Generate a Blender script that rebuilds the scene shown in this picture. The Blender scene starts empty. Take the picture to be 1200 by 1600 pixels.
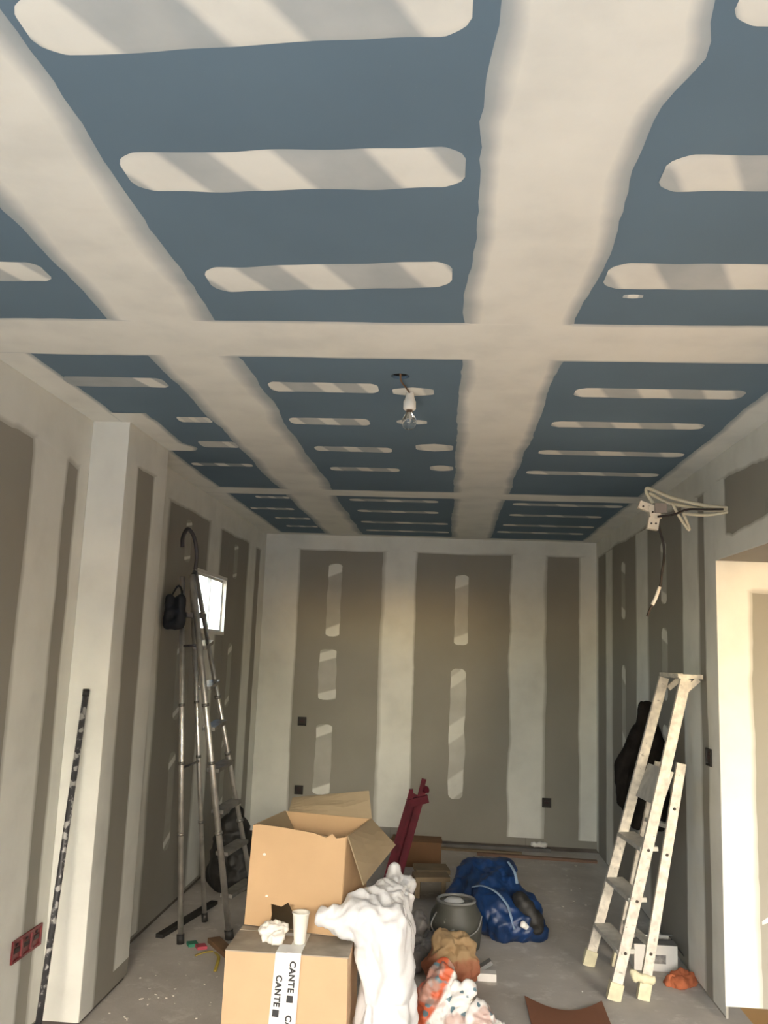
import bpy, bmesh, math, random
from mathutils import Vector, Matrix, noise
random.seed(7)
C = bpy.context.scene.collection

# ------------------------------------------------------------------ camera
cam_d = bpy.data.cameras.new('camera'); cam = bpy.data.objects.new('camera', cam_d); C.objects.link(cam)
RT = Vector((0.99700345, 0.06750583, 0.03777688)); UP = Vector((-0.02660238, -0.15936232, 0.98686167)); FW = Vector((-0.07263912, 0.98490944, 0.15708897))
cam.matrix_world = Matrix(((RT.x, UP.x, -FW.x, 0), (RT.y, UP.y, -FW.y, 0), (RT.z, UP.z, -FW.z, 1.6938), (0, 0, 0, 1)))
cam_d.sensor_fit = 'VERTICAL'; cam_d.sensor_height = 36; cam_d.lens = 30.48; cam_d.clip_start = 0.02
bpy.context.scene.camera = cam

# ------------------------------------------------------------------ sky, sun, exposure
W = bpy.data.worlds.new('sky'); bpy.context.scene.world = W; W.use_nodes = True
nt = W.node_tree; nt.nodes.clear()
sky = nt.nodes.new('ShaderNodeTexSky'); sky.sky_type = 'NISHITA'; sky.sun_disc = False
sky.sun_elevation = math.radians(20); sky.sun_rotation = math.radians(172); sky.air_density = 1.0; sky.dust_density = 1.0; sky.ozone_density = 1.0
bgn = nt.nodes.new('ShaderNodeBackground'); bgn.inputs['Strength'].default_value = 0.55
wo = nt.nodes.new('ShaderNodeOutputWorld')
nt.links.new(sky.outputs[0], bgn.inputs['Color']); nt.links.new(bgn.outputs[0], wo.inputs['Surface'])

def sun_lamp(name, el, az_from, strength, color, angle):
    d = bpy.data.lights.new(name, 'SUN'); d.energy = strength; d.color = color; d.angle = math.radians(angle)
    o = bpy.data.objects.new(name, d); C.objects.link(o)
    e = math.radians(el); a = math.radians(az_from)
    frm = Vector((math.sin(a) * math.cos(e), math.cos(a) * math.cos(e), math.sin(e)))   # direction towards the sun
    o.rotation_euler = frm.to_track_quat('Z', 'Y').to_euler(); o.location = frm * 30 + Vector((0, -3, 0))
    return o
sun_lamp('sun', 34, 168, 4.9, (1.0, 0.94, 0.85), 0.8)

def portal(name, loc, normal, sx, sy):
    d = bpy.data.lights.new(name, 'AREA'); d.shape = 'RECTANGLE'; d.size = sx; d.size_y = sy
    o = bpy.data.objects.new(name, d); C.objects.link(o); o.location = loc
    o.rotation_euler = (-Vector(normal)).to_track_quat('Z', 'Y').to_euler(); d.cycles.is_portal = True
    return o
portal('terrace_door_portal', (-0.05, -1.72, 1.13), (0, 1, 0), 2.7, 2.26)
portal('side_room_portal', (3.3, -1.72, 1.25), (0, 1, 0), 2.6, 2.5)
portal('small_window_portal', (-1.84, 6.275, 1.98), (1, 0, 0), 0.85, 0.4)

sc = bpy.context.scene
sc.view_settings.view_transform = 'Standard'; sc.view_settings.look = 'None'; sc.view_settings.gamma = 1.0
sc.view_settings.use_curve_mapping = False
sc.view_settings.exposure = 2.1
try:
    sc.cycles.max_bounces = 12; sc.cycles.diffuse_bounces = 8; sc.cycles.use_denoising = True
    sc.cycles.sample_clamp_indirect = 8.0
except Exception:
    pass

# ------------------------------------------------------------------ helpers
def prop(o, label=None, cat=None, kind=None, group=None):
    if label: o['label'] = label
    if cat: o['category'] = cat
    if kind: o['kind'] = kind
    if group: o['group'] = group
    return o

def link(name, me, mat, parent=None, smooth=False):
    o = bpy.data.objects.new(name, me); C.objects.link(o)
    if mat is not None:
        for m in (mat if isinstance(mat, (list, tuple)) else [mat]):
            me.materials.append(m)
    if smooth:
        for p in me.polygons: p.use_smooth = True
    if parent is not None: o.parent = parent; o.matrix_parent_inverse = parent.matrix_basis.inverted()
    return o

def bm_link(name, bm, mat, parent=None, smooth=False):
    bmesh.ops.recalc_face_normals(bm, faces=bm.faces[:])
    me = bpy.data.meshes.new(name); bm.to_mesh(me); bm.free()
    return link(name, me, mat, parent, smooth)

def empty(name, loc, label, cat, group=None):
    o = bpy.data.objects.new(name, None); C.objects.link(o); o.location = loc; o.empty_display_size = 0.05
    return prop(o, label, cat, None, group)

def add_box(bm, c, s, rot=None):
    vs = []
    for dx in (-.5, .5):
        for dy in (-.5, .5):
            for dz in (-.5, .5):
                v = Vector((dx * s[0], dy * s[1], dz * s[2]))
                if rot is not None: v = rot @ v
                vs.append(bm.verts.new(Vector(c) + v))
    for f in ((0, 1, 3, 2), (4, 6, 7, 5), (0, 4, 5, 1), (2, 3, 7, 6), (0, 2, 6, 4), (1, 5, 7, 3)):
        bm.faces.new([vs[i] for i in f])
    return vs

def bevel(bm, w, seg=1):
    bmesh.ops.bevel(bm, geom=[e for e in bm.edges if len(e.link_faces) == 2 and e.calc_face_angle(0) > 0.5], offset=w, segments=seg, affect='EDGES', profile=0.6)

def box_obj(name, lo, hi, mat, parent=None, bev=0):
    bm = bmesh.new(); lo = Vector(lo); hi = Vector(hi)
    add_box(bm, (lo + hi) / 2, hi - lo)
    if bev: bevel(bm, bev)
    return bm_link(name, bm, mat, parent)

def frame_of(d, up=(0, 0, 1)):
    d = Vector(d).normalized(); up = Vector(up)
    if abs(d.dot(up)) > 0.98: up = Vector((0, 1, 0))
    x = up.cross(d).normalized(); y = d.cross(x)
    return x, y, d

def add_beam(bm, p0, p1, w, t, up):
    """bar from p0 to p1; w measured along 'up' direction made square to the bar, t across it"""
    p0 = Vector(p0); p1 = Vector(p1); x, y, d = frame_of(p1 - p0, up)
    rot = Matrix((x, y, d)).transposed()
    add_box(bm, (p0 + p1) / 2, (t, w, (p1 - p0).length), rot)

def beam_obj(name, p0, p1, w, t, up, mat, parent, bev=0.003):
    bm = bmesh.new(); add_beam(bm, p0, p1, w, t, up)
    if bev: bevel(bm, bev)
    return bm_link(name, bm, mat, parent)

def spline(pts, n=8):
    pts = [Vector(p) for p in pts]
    if len(pts) < 3: return pts
    out = []
    for i in range(len(pts) - 1):
        p0 = pts[max(i - 1, 0)]; p1 = pts[i]; p2 = pts[i + 1]; p3 = pts[min(i + 2, len(pts) - 1)]
        for k in range(n):
            t = k / n
            out.append(0.5 * ((2 * p1) + (p2 - p0) * t + (2 * p0 - 5 * p1 + 4 * p2 - p3) * t * t + (3 * p1 - p0 - 3 * p2 + p3) * t ** 3))
    out.append(pts[-1]); return out

def add_tube(bm, pts, r, n=10, radii=None, cap=True, flat=1.0):
    pts = [Vector(p) for p in pts]; rings = []; xprev = None
    for i, p in enumerate(pts):
        d = (pts[min(i + 1, len(pts) - 1)] - pts[max(i - 1, 0)]).normalized()
        if xprev is None: x, y, _ = frame_of(d)
        else:
            x = (xprev - d * xprev.dot(d)).normalized(); y = d.cross(x)
        xprev = x; rr = radii[i] if radii else r
        rings.append([bm.verts.new(p + (x * math.cos(2 * math.pi * k / n) + y * flat * math.sin(2 * math.pi * k / n)) * rr) for k in range(n)])
    for a, b in zip(rings, rings[1:]):
        for k in range(n): bm.faces.new((a[k], a[(k + 1) % n], b[(k + 1) % n], b[k]))
    if cap: bm.faces.new(rings[0][::-1]); bm.faces.new(rings[-1])

def tube_obj(name, pts, r, mat, parent=None, n=10, radii=None, flat=1.0):
    bm = bmesh.new(); add_tube(bm, pts, r, n, radii, True, flat)
    return bm_link(name, bm, mat, parent, True)

def lathe_obj(name, prof, c, mat, parent=None, n=28, axis='Z', smooth=True):
    bm = bmesh.new(); rings = []
    for r, h in prof:
        rings.append([bm.verts.new(Vector(c) + Vector((r * math.cos(2 * math.pi * k / n), r * math.sin(2 * math.pi * k / n), h))) for k in range(n)] if r > 1e-6 else [bm.verts.new(Vector(c) + Vector((0, 0, h)))])
    for a, b in zip(rings, rings[1:]):
        for k in range(n):
            k2 = (k + 1) % n
            if len(a) == 1 and len(b) == 1: continue
            if len(a) == 1: bm.faces.new((a[0], b[k2], b[k]))
            elif len(b) == 1: bm.faces.new((a[k], a[k2], b[0]))
            else: bm.faces.new((a[k], a[k2], b[k2], b[k]))
    return bm_link(name, bm, mat, parent, smooth)

def prism_obj(name, poly, frame, thick, mat, parent=None):
    """polygon in a frame (origin, U, V, N) given a thickness along N"""
    O, U, V, N = [Vector(a) for a in frame]; bm = bmesh.new()
    a = [bm.verts.new(O + U * u + V * v) for u, v in poly]; b = [bm.verts.new(O + U * u + V * v + N * thick) for u, v in poly]
    fa = bm.faces.new(a); fb = bm.faces.new(b[::-1]); n = len(poly)
    for i in range(n): bm.faces.new((a[i], b[i], b[(i + 1) % n], a[(i + 1) % n]))
    bmesh.ops.triangulate(bm, faces=[fa, fb])
    return bm_link(name, bm, mat, parent)

def blob_mesh(caps, voxel=0.012, amp=0.012, freq=9.0, stretch=(1, 1, 1), smooth=6, ridged=True, seed=0, floor=None, sub=0, amp2=0.0, freq2=30, facet=0.0):
    """one continuous skin over a chain of tapered capsules, then crumpled"""
    bm = bmesh.new()
    for p0, p1, r0, r1 in caps:
        p0 = Vector(p0); p1 = Vector(p1); L = (p1 - p0).length; k = max(2, int(L / max(0.25 * min(r0, r1), 0.006)) + 1)
        for i in range(k):
            t = i / (k - 1); r = r0 + (r1 - r0) * t
            bmesh.ops.create_icosphere(bm, subdivisions=2, radius=r, matrix=Matrix.Translation(p0.lerp(p1, t)))
    me = bpy.data.meshes.new('tmp'); bm.to_mesh(me); bm.free()
    o = bpy.data.objects.new('tmp', me); C.objects.link(o)
    m = o.modifiers.new('r', 'REMESH'); m.mode = 'VOXEL'; m.voxel_size = voxel
    if smooth:
        s = o.modifiers.new('s', 'SMOOTH'); s.iterations = smooth; s.factor = 0.5
    dg = bpy.context.evaluated_depsgraph_get(); me2 = bpy.data.meshes.new_from_object(o.evaluated_get(dg))
    bpy.data.objects.remove(o); bpy.data.meshes.remove(me)
    me2.calc_loop_triangles(); off = Vector((seed * 3.1, seed * 1.7, seed * 5.3)); nrm = [v.normal.copy() for v in me2.vertices]
    for v, n in zip(me2.vertices, nrm):
        q = Vector((v.co.x * stretch[0], v.co.y * stretch[1], v.co.z * stretch[2])) * freq + off
        q = q + noise.noise_vector(q * 0.6) * 0.7
        d = (1 - 2.6 * abs(noise.noise(q))) if ridged else noise.noise(q)
        d += 0.45 * ((1 - 2.6 * abs(noise.noise(q * 2.3 + off))) if ridged else noise.noise(q * 2.3))
        v.co += n * amp * d * 0.7
        if facet:
            f1 = noise.voronoi(q * 1.25 + Vector((0.3, 0.7, 0.1)))[0]; f2 = noise.voronoi(q * 2.6)[0]
            v.co += n * facet * ((f1[0] - 0.45) * 1.5 + (f2[0] - 0.45) * 0.6)
        if amp2: v.co += n * amp2 * noise.noise(q * freq2 / freq)
        if floor is not None and v.co.z < floor: v.co.z = floor + 0.12 * (v.co.z - floor) * 0
    me2.materials.clear(); me2.name = 'crumpled'
    return me2

def blob_obj(name, caps, mat, parent=None, **kw):
    return link(name, blob_mesh(caps, **kw), mat, parent, True)

# ------------------------------------------------------------------ materials
def new_mat(name):
    m = bpy.data.materials.new(name); m.use_nodes = True; n = m.node_tree.nodes
    return m, m.node_tree, n['Principled BSDF']

def nd(t, typ, **kw):
    n = t.nodes.new(typ)
    for k, v in kw.items():
        if k in n.inputs: n.inputs[k].default_value = v
        else: setattr(n, k, v)
    return n

def ramp(t, fac, stops):
    r = t.nodes.new('ShaderNodeValToRGB'); e = r.color_ramp.elements
    while len(e) > 1: e.remove(e[-1])
    for i, (p, c) in enumerate(stops):
        q = e[0] if i == 0 else e.new(p); q.position = p; q.color = (*c, 1) if len(c) == 3 else c
    t.links.new(fac, r.inputs['Fac']); return r

def mixc(t, fac, a, b):
    m = t.nodes.new('ShaderNodeMix'); m.data_type = 'RGBA'
    for s, v in ((m.inputs[0], fac), (m.inputs[6], a), (m.inputs[7], b)):
        if hasattr(v, 'is_output') or isinstance(v, bpy.types.NodeSocket): t.links.new(v, s)
        elif isinstance(v, (int, float)): s.default_value = v
        else: s.default_value = (*v, 1)
    return m.outputs[2]

def simple(name, col, rough=0.6, var=0.12, scale=8.0, metal=0.0, bump=0.0, bscale=60.0, col2=None, spec=None):
    """base colour with mottling of its own and fine relief"""
    m, t, b = new_mat(name); tc = nd(t, 'ShaderNodeTexCoord')
    nz = nd(t, 'ShaderNodeTexNoise', Scale=scale, Detail=5.0); t.links.new(tc.outputs['Object'], nz.inputs['Vector'])
    c2 = col2 or tuple(max(0, c * (1 - 2 * var)) for c in col); c1 = tuple(min(1, c * (1 + var)) for c in col)
    r = ramp(t, nz.outputs['Fac'], [(0.3, c2), (0.7, c1)]); t.links.new(r.outputs[0], b.inputs['Base Color'])
    b.inputs['Roughness'].default_value = rough; b.inputs['Metallic'].default_value = metal
    if spec is not None: b.inputs['Specular IOR Level'].default_value = spec
    if bump:
        n2 = nd(t, 'ShaderNodeTexNoise', Scale=bscale, Detail=3.0); t.links.new(tc.outputs['Object'], n2.inputs['Vector'])
        bp = nd(t, 'ShaderNodeBump', Strength=bump, Distance=0.01); t.links.new(n2.outputs['Fac'], bp.inputs['Height']); t.links.new(bp.outputs[0], b.inputs['Normal'])
    return m

PLASTER = (0.725, 0.73, 0.685)
BLUE = (0.125, 0.186, 0.245)
GREY = (0.298, 0.285, 0.250)

def board_mat(name, col, dust):
    m, t, b = new_mat(name); tc = nd(t, 'ShaderNodeTexCoord')
    n1 = nd(t, 'ShaderNodeTexNoise', Scale=1.6, Detail=4.0); t.links.new(tc.outputs['Object'], n1.inputs['Vector'])
    n2 = nd(t, 'ShaderNodeTexNoise', Scale=220.0, Detail=2.0); t.links.new(tc.outputs['Object'], n2.inputs['Vector'])
    r = ramp(t, n1.outputs['Fac'], [(0.3, tuple(c * 0.93 for c in col)), (0.7, tuple(c * 1.07 for c in col))])
    sp = ramp(t, n2.outputs['Fac'], [(0.72, (0, 0, 0)), (0.8, (1, 1, 1))])
    mm = nd(t, 'ShaderNodeMath', operation='MULTIPLY'); t.links.new(sp.outputs[0], mm.inputs[0]); mm.inputs[1].default_value = dust
    t.links.new(mixc(t, mm.outputs[0], r.outputs[0], PLASTER), b.inputs['Base Color']); b.inputs['Roughness'].default_value = 0.85
    b.inputs['Specular IOR Level'].default_value = 0.2
    return m

def compound_mat(name, board):
    """trowelled joint compound: thin at the edge so the board shows through, thick and white inside"""
    m, t, b = new_mat(name); tc = nd(t, 'ShaderNodeTexCoord')
    at = nd(t, 'ShaderNodeAttribute', attribute_name='thickness')
    n1 = nd(t, 'ShaderNodeTexNoise', Scale=5.0, Detail=5.0); t.links.new(tc.outputs['Object'], n1.inputs['Vector'])
    ma = nd(t, 'ShaderNodeMath', operation='MULTIPLY_ADD'); t.links.new(n1.outputs['Fac'], ma.inputs[0]); ma.inputs[1].default_value = 0.30; ma.inputs[2].default_value = -0.15
    ad = nd(t, 'ShaderNodeMath', operation='ADD', use_clamp=True); t.links.new(ma.outputs[0], ad.inputs[0]); t.links.new(at.outputs['Fac'], ad.inputs[1])
    r = ramp(t, n1.outputs['Fac'], [(0.3, tuple(c * 0.95 for c in PLASTER)), (0.7, tuple(min(1, c * 1.04) for c in PLASTER))])
    t.links.new(mixc(t, ad.outputs[0], board, r.outputs[0]), b.inputs['Base Color']); b.inputs['Roughness'].default_value = 0.8
    b.inputs['Specular IOR Level'].default_value = 0.25
    n3 = nd(t, 'ShaderNodeTexNoise', Scale=14.0, Detail=4.0); t.links.new(tc.outputs['Object'], n3.inputs['Vector'])
    bp = nd(t, 'ShaderNodeBump', Strength=0.12, Distance=0.01); t.links.new(n3.outputs['Fac'], bp.inputs['Height']); t.links.new(bp.outputs[0], b.inputs['Normal'])
    return m

M_blue = board_mat('moisture_board', BLUE, 0.10); M_grey = board_mat('grey_board', GREY, 0.06)
M_cblue = compound_mat('ceiling_compound', BLUE); M_cgrey = compound_mat('wall_compound', GREY)
M_core = simple('wall_core', (0.10, 0.085, 0.075), 0.9)
M_shell = simple('rendered_shell', (0.45, 0.42, 0.38), 0.9, 0.05)

def floor_mat():
    m, t, b = new_mat('dusty_concrete'); tc = nd(t, 'ShaderNodeTexCoord')
    n1 = nd(t, 'ShaderNodeTexNoise', Scale=1.3, Detail=8.0, Roughness=0.65); t.links.new(tc.outputs['Object'], n1.inputs['Vector'])
    n2 = nd(t, 'ShaderNodeTexNoise', Scale=6.5, Detail=8.0, Roughness=0.7); t.links.new(tc.outputs['Object'], n2.inputs['Vector'])
    n3 = nd(t, 'ShaderNodeTexVoronoi', Scale=38.0); t.links.new(tc.outputs['Object'], n3.inputs['Vector'])
    r1 = ramp(t, n1.outputs['Fac'], [(0.3, (0.40, 0.37, 0.34)), (0.55, (0.51, 0.48, 0.445)), (0.75, (0.60, 0.57, 0.53))])
    dust = ramp(t, n2.outputs['Fac'], [(0.54, (0, 0, 0)), (0.72, (0.75, 0.75, 0.75))])
    c = mixc(t, dust.outputs[0], r1.outputs[0], (0.72, 0.70, 0.66))
    sp = ramp(t, n3.outputs['Distance'], [(0.08, (0.5, 0.5, 0.5)), (0.16, (0, 0, 0))])
    mu = nd(t, 'ShaderNodeMath', operation='MULTIPLY'); t.links.new(sp.outputs[0], mu.inputs[0]); t.links.new(dust.outputs[0], mu.inputs[1])
    c = mixc(t, mu.outputs[0], c, (0.72, 0.68, 0.62))
    t.links.new(c, b.inputs['Base Color']); b.inputs['Roughness'].default_value = 0.9; b.inputs['Specular IOR Level'].default_value = 0.25
    bp = nd(t, 'ShaderNodeBump', Strength=0.35, Distance=0.01); t.links.new(n2.outputs['Fac'], bp.inputs['Height']); t.links.new(bp.outputs[0], b.inputs['Normal'])
    return m
M_floor = floor_mat()
M_terrace = simple('terrace_stone', (0.46, 0.455, 0.44), 0.85, 0.08)
M_render = simple('white_render', (0.80, 0.79, 0.74), 0.85, 0.04)
M_ochre = simple('ochre_tiles', (0.60, 0.36, 0.15), 0.6, 0.08, 3.0)
M_card = simple('cardboard', (0.51, 0.345, 0.195), 0.75, 0.05, 3.0)
M_card2 = simple('cardboard_pale', (0.56, 0.385, 0.235), 0.75, 0.05, 3.0)
M_dusty = simple('dusty_cardboard', (0.33, 0.29, 0.24), 0.85, 0.2, 9.0)
M_cardgrey = simple('cardboard_grey', (0.30, 0.235, 0.150), 0.8, 0.06, 3.0)  # darker, greyer board for the open box's flaps and bottom
M_cardred = simple('brown_board', (0.235, 0.098, 0.052), 0.55, 0.08, 3.0)
M_cardold = simple('brown_box', (0.19, 0.095, 0.042), 0.8, 0.10, 5.0)
M_alu = simple('worn_aluminium', (0.78, 0.76, 0.72), 0.36, 0.12, 16.0, metal=0.9)
M_dark = simple('dark_plastic', (0.018, 0.017, 0.016), 0.6, 0.2)
M_tread = simple('dull_aluminium', (0.26, 0.25, 0.23), 0.5, 0.2, 14.0, metal=0.6)
M_hoop = simple('dark_handrail', (0.06, 0.055, 0.06), 0.4, 0.2)
M_lwhite = simple('splashed_ladder', (0.70, 0.65, 0.56), 0.6, 0.10, 26.0, col2=(0.46, 0.42, 0.36))
M_lgrey = simple('ladder_tread', (0.50, 0.48, 0.43), 0.6, 0.10, 20.0)
M_cream = simple('cream_rubber', (0.66, 0.61, 0.42), 0.7, 0.10, 18.0)
M_bolt = simple('rust_bolt', (0.06, 0.045, 0.035), 0.6, 0.2)
M_jacket = simple('black_cloth', (0.014, 0.012, 0.011), 0.95, 0.3, 14.0, spec=0.1)
M_sack = simple('white_woven_sack', (0.70, 0.71, 0.74), 0.5, 0.03, 10.0, bump=0.06, bscale=160)
M_blueb = simple('blue_tote', (0.006, 0.030, 0.115), 0.42, 0.35, 6.0, col2=(0.005, 0.018, 0.055))
M_strap = simple('pale_blue_strap', (0.20, 0.28, 0.40), 0.5, 0.15)
M_red = simple('red_paint', (0.105, 0.006, 0.016), 0.6, 0.2, 9.0, spec=0.2)
M_bucket = simple('grey_bucket', (0.085, 0.085, 0.072), 0.5, 0.15, 6.0)
M_highlight = simple('painted_highlight', (0.72, 0.73, 0.74), 0.35, 0.05)  # white of the highlight painted on the bucket top
M_rim = simple('bucket_rim', (0.22, 0.22, 0.215), 0.4, 0.15)
M_gsheet = simple('grey_plastic_film', (0.21, 0.20, 0.20), 0.35, 0.3, 7.0)
M_tan = simple('raw_timber', (0.235, 0.175, 0.105), 0.75, 0.15, 5.0)
M_white = simple('white_paper', (0.80, 0.78, 0.74), 0.7, 0.04)
M_crumb = simple('plaster_dust', (0.55, 0.52, 0.47), 0.9, 0.1)
M_cup = simple('cup_paper', (0.84, 0.82, 0.75), 0.5, 0.03)
M_tape = simple('packing_tape', (0.76, 0.78, 0.80), 0.35, 0.04)
M_ink = simple('black_ink', (0.025, 0.027, 0.032), 0.5, 0.1)
M_inkgrey = simple('grey_print', (0.27, 0.26, 0.25), 0.6, 0.3, 40.0)
M_sock = simple('socket_black', (0.012, 0.009, 0.007), 0.6, 0.1)
M_sockred = simple('socket_red', (0.16, 0.012, 0.016), 0.45, 0.15)
M_sockdk = simple('socket_inside', (0.022, 0.004, 0.005), 0.6, 0.1)
M_pole = simple('splattered_pole', (0.045, 0.045, 0.050), 0.45, 0.3, 30.0, col2=(0.03, 0.03, 0.034))
M_conduit = simple('cream_conduit', (0.66, 0.61, 0.46), 0.5, 0.08)
M_block = simple('cream_connector', (0.74, 0.68, 0.56), 0.4, 0.06)
M_cable = simple('dark_cable', (0.022, 0.014, 0.011), 0.5, 0.1)
M_yellow = simple('yellow_strap', (0.42, 0.33, 0.05), 0.6, 0.15)
M_pink = simple('pink_scrap', (0.42, 0.06, 0.09), 0.6, 0.1)
M_green = simple('green_scrap', (0.03, 0.20, 0.12), 0.6, 0.1)
M_rag = simple('orange_rag', (0.50, 0.145, 0.06), 0.85, 0.15, 12.0)
M_wood = simple('offcut_wood', (0.20, 0.115, 0.06), 0.75, 0.15)
M_profile = simple('grey_profile', (0.13, 0.125, 0.12), 0.5, 0.15)
M_plank = simple('brown_plank', (0.22, 0.13, 0.085), 0.7, 0.15)
M_winframe = simple('window_white', (0.72, 0.71, 0.67), 0.4, 0.03)
M_tool = simple('tool_pouch', (0.012, 0.015, 0.022), 0.7, 0.2)

def splat(m, spots, thr=0.62, scale=34.0):
    """dried plaster splashes on top of the material's own colour"""
    t = m.node_tree; b = t.nodes['Principled BSDF']; src = b.inputs['Base Color'].links[0].from_socket
    tc = nd(t, 'ShaderNodeTexCoord'); n = nd(t, 'ShaderNodeTexNoise', Scale=scale, Detail=3.0); t.links.new(tc.outputs['Object'], n.inputs['Vector'])
    r = ramp(t, n.outputs['Fac'], [(thr, (0, 0, 0)), (thr + 0.06, (1, 1, 1))])
    t.links.new(mixc(t, r.outputs[0], src, spots), b.inputs['Base Color'])
splat(M_pole, (0.42, 0.41, 0.40), 0.54, 30.0); splat(M_alu, (0.62, 0.60, 0.55), 0.66, 30.0); splat(M_lwhite, (0.36, 0.33, 0.28), 0.66, 40.0)
splat(M_bucket, (0.34, 0.33, 0.31), 0.68, 16.0)

def print_bag_mat():
    m, t, b = new_mat('printed_plastic_bag'); tc = nd(t, 'ShaderNodeTexCoord'); sx = nd(t, 'ShaderNodeSeparateXYZ'); t.links.new(tc.outputs['Object'], sx.inputs[0])
    # printed orange band slanting along one side of the bag
    a = nd(t, 'ShaderNodeMath', operation='MULTIPLY_ADD'); t.links.new(sx.outputs['Z'], a.inputs[0]); a.inputs[1].default_value = -0.62; a.inputs[2].default_value = 0.175
    s = nd(t, 'ShaderNodeMath', operation='ADD'); t.links.new(a.outputs[0], s.inputs[0]); t.links.new(sx.outputs['X'], s.inputs[1])
    n = nd(t, 'ShaderNodeTexNoise', Scale=12.0, Detail=3.0); t.links.new(tc.outputs['Object'], n.inputs['Vector'])
    s2 = nd(t, 'ShaderNodeMath', operation='MULTIPLY_ADD'); t.links.new(n.outputs['Fac'], s2.inputs[0]); s2.inputs[1].default_value = 0.03; t.links.new(s.outputs[0], s2.inputs[2])
    r = ramp(t, s2.outputs[0], [(0.068, (0.62, 0.13, 0.055)), (0.080, (0.80, 0.78, 0.76))])
    n2 = nd(t, 'ShaderNodeTexNoise', Scale=17.0, Detail=1.0); t.links.new(tc.outputs['Object'], n2.inputs['Vector'])
    g = ramp(t, n2.outputs['Fac'], [(0.59, (0, 0, 0)), (0.62, (1, 1, 1))]); c = mixc(t, g.outputs[0], r.outputs[0], (0.12, 0.20, 0.24))
    n3 = nd(t, 'ShaderNodeTexNoise', Scale=11.0, Detail=1.0); mp = nd(t, 'ShaderNodeMapping'); mp.inputs['Location'].default_value = (4, 2, 7)
    t.links.new(tc.outputs['Object'], mp.inputs[0]); t.links.new(mp.outputs[0], n3.inputs['Vector'])
    g2 = ramp(t, n3.outputs['Fac'], [(0.55, (0, 0, 0)), (0.62, (0.8, 0.8, 0.8))]); c = mixc(t, g2.outputs[0], c, (0.50, 0.33, 0.28))
    t.links.new(c, b.inputs['Base Color']); b.inputs['Roughness'].default_value = 0.35
    return m
M_pbag = print_bag_mat()

def paper_bag_mat():
    m, t, b = new_mat('kraft_paper_bag'); tc = nd(t, 'ShaderNodeTexCoord'); n = nd(t, 'ShaderNodeTexNoise', Scale=9.0, Detail=2.0); t.links.new(tc.outputs['Object'], n.inputs['Vector'])
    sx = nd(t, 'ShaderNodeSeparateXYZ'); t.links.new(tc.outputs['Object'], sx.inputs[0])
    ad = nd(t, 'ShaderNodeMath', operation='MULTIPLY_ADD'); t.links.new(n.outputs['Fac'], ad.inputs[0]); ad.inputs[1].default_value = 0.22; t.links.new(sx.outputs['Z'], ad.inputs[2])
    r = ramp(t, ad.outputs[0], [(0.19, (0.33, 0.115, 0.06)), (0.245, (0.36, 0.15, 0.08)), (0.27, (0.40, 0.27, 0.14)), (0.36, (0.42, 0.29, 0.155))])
    t.links.new(r.outputs[0], b.inputs['Base Color']); b.inputs['Roughness'].default_value = 0.8
    return m
M_kraft = paper_bag_mat()

def glass_mat(name, rough=0.0, tint=(0.95, 0.97, 0.96)):
    m, t, b = new_mat(name); b.inputs['Base Color'].default_value = (*tint, 1); b.inputs['Roughness'].default_value = rough
    b.inputs['Transmission Weight'].default_value = 1.0; b.inputs['IOR'].default_value = 1.45
    return m
M_glass = glass_mat('bulb_glass')
def pane_mat():
    m, t, b = new_mat('window_pane'); out = t.nodes['Material Output']; t.nodes.remove(b)
    tr = nd(t, 'ShaderNodeBsdfTransparent'); tr.inputs[0].default_value = (0.92, 0.94, 0.93, 1); gl = nd(t, 'ShaderNodeBsdfGlossy'); gl.inputs['Roughness'].default_value = 0.02
    fr0 = nd(t, 'ShaderNodeFresnel', IOR=1.45); gm = nd(t, 'ShaderNodeNewGeometry'); ib = nd(t, 'ShaderNodeMath', operation='SUBTRACT'); ib.inputs[0].default_value = 1.0; t.links.new(gm.outputs['Backfacing'], ib.inputs[1])
    fr = nd(t, 'ShaderNodeMath', operation='MULTIPLY'); t.links.new(fr0.outputs[0], fr.inputs[0]); t.links.new(ib.outputs[0], fr.inputs[1]); mx = nd(t, 'ShaderNodeMixShader')
    t.links.new(fr.outputs[0], mx.inputs[0]); t.links.new(tr.outputs[0], mx.inputs[1]); t.links.new(gl.outputs[0], mx.inputs[2]); t.links.new(mx.outputs[0], out.inputs[0])
    return m
M_pane = pane_mat()

# ------------------------------------------------------------------ plasterboard surfaces
class Plane:
    def __init__(s, O, U, V, N): s.O, s.U, s.V, s.N = Vector(O), Vector(U), Vector(V), Vector(N)
    def P(s, u, v, h=0.0): return s.O + s.U * u + s.V * v + s.N * h

def orient(bm, N):
    bm.normal_update()
    fl = [f for f in bm.faces if f.normal.dot(N) < 0]
    if fl: bmesh.ops.reverse_faces(bm, faces=fl)

def panel(pl, u0, u1, v0, v1, mat, parent, gap=0.0015):
    bm = bmesh.new(); vs = []
    for h in (-0.0125, 0.0):
        for u, v in ((u0 + gap, v0 + gap), (u1 - gap, v0 + gap), (u1 - gap, v1 - gap), (u0 + gap, v1 - gap)): vs.append(bm.verts.new(pl.P(u, v, h)))
    for f in ((0, 1, 2, 3), (4, 5, 6, 7), (0, 1, 5, 4), (1, 2, 6, 5), (2, 3, 7, 6), (3, 0, 4, 7)): bm.faces.new([vs[i] for i in f])
    return bm_link('plasterboard_panel', bm, mat, parent)

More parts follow.
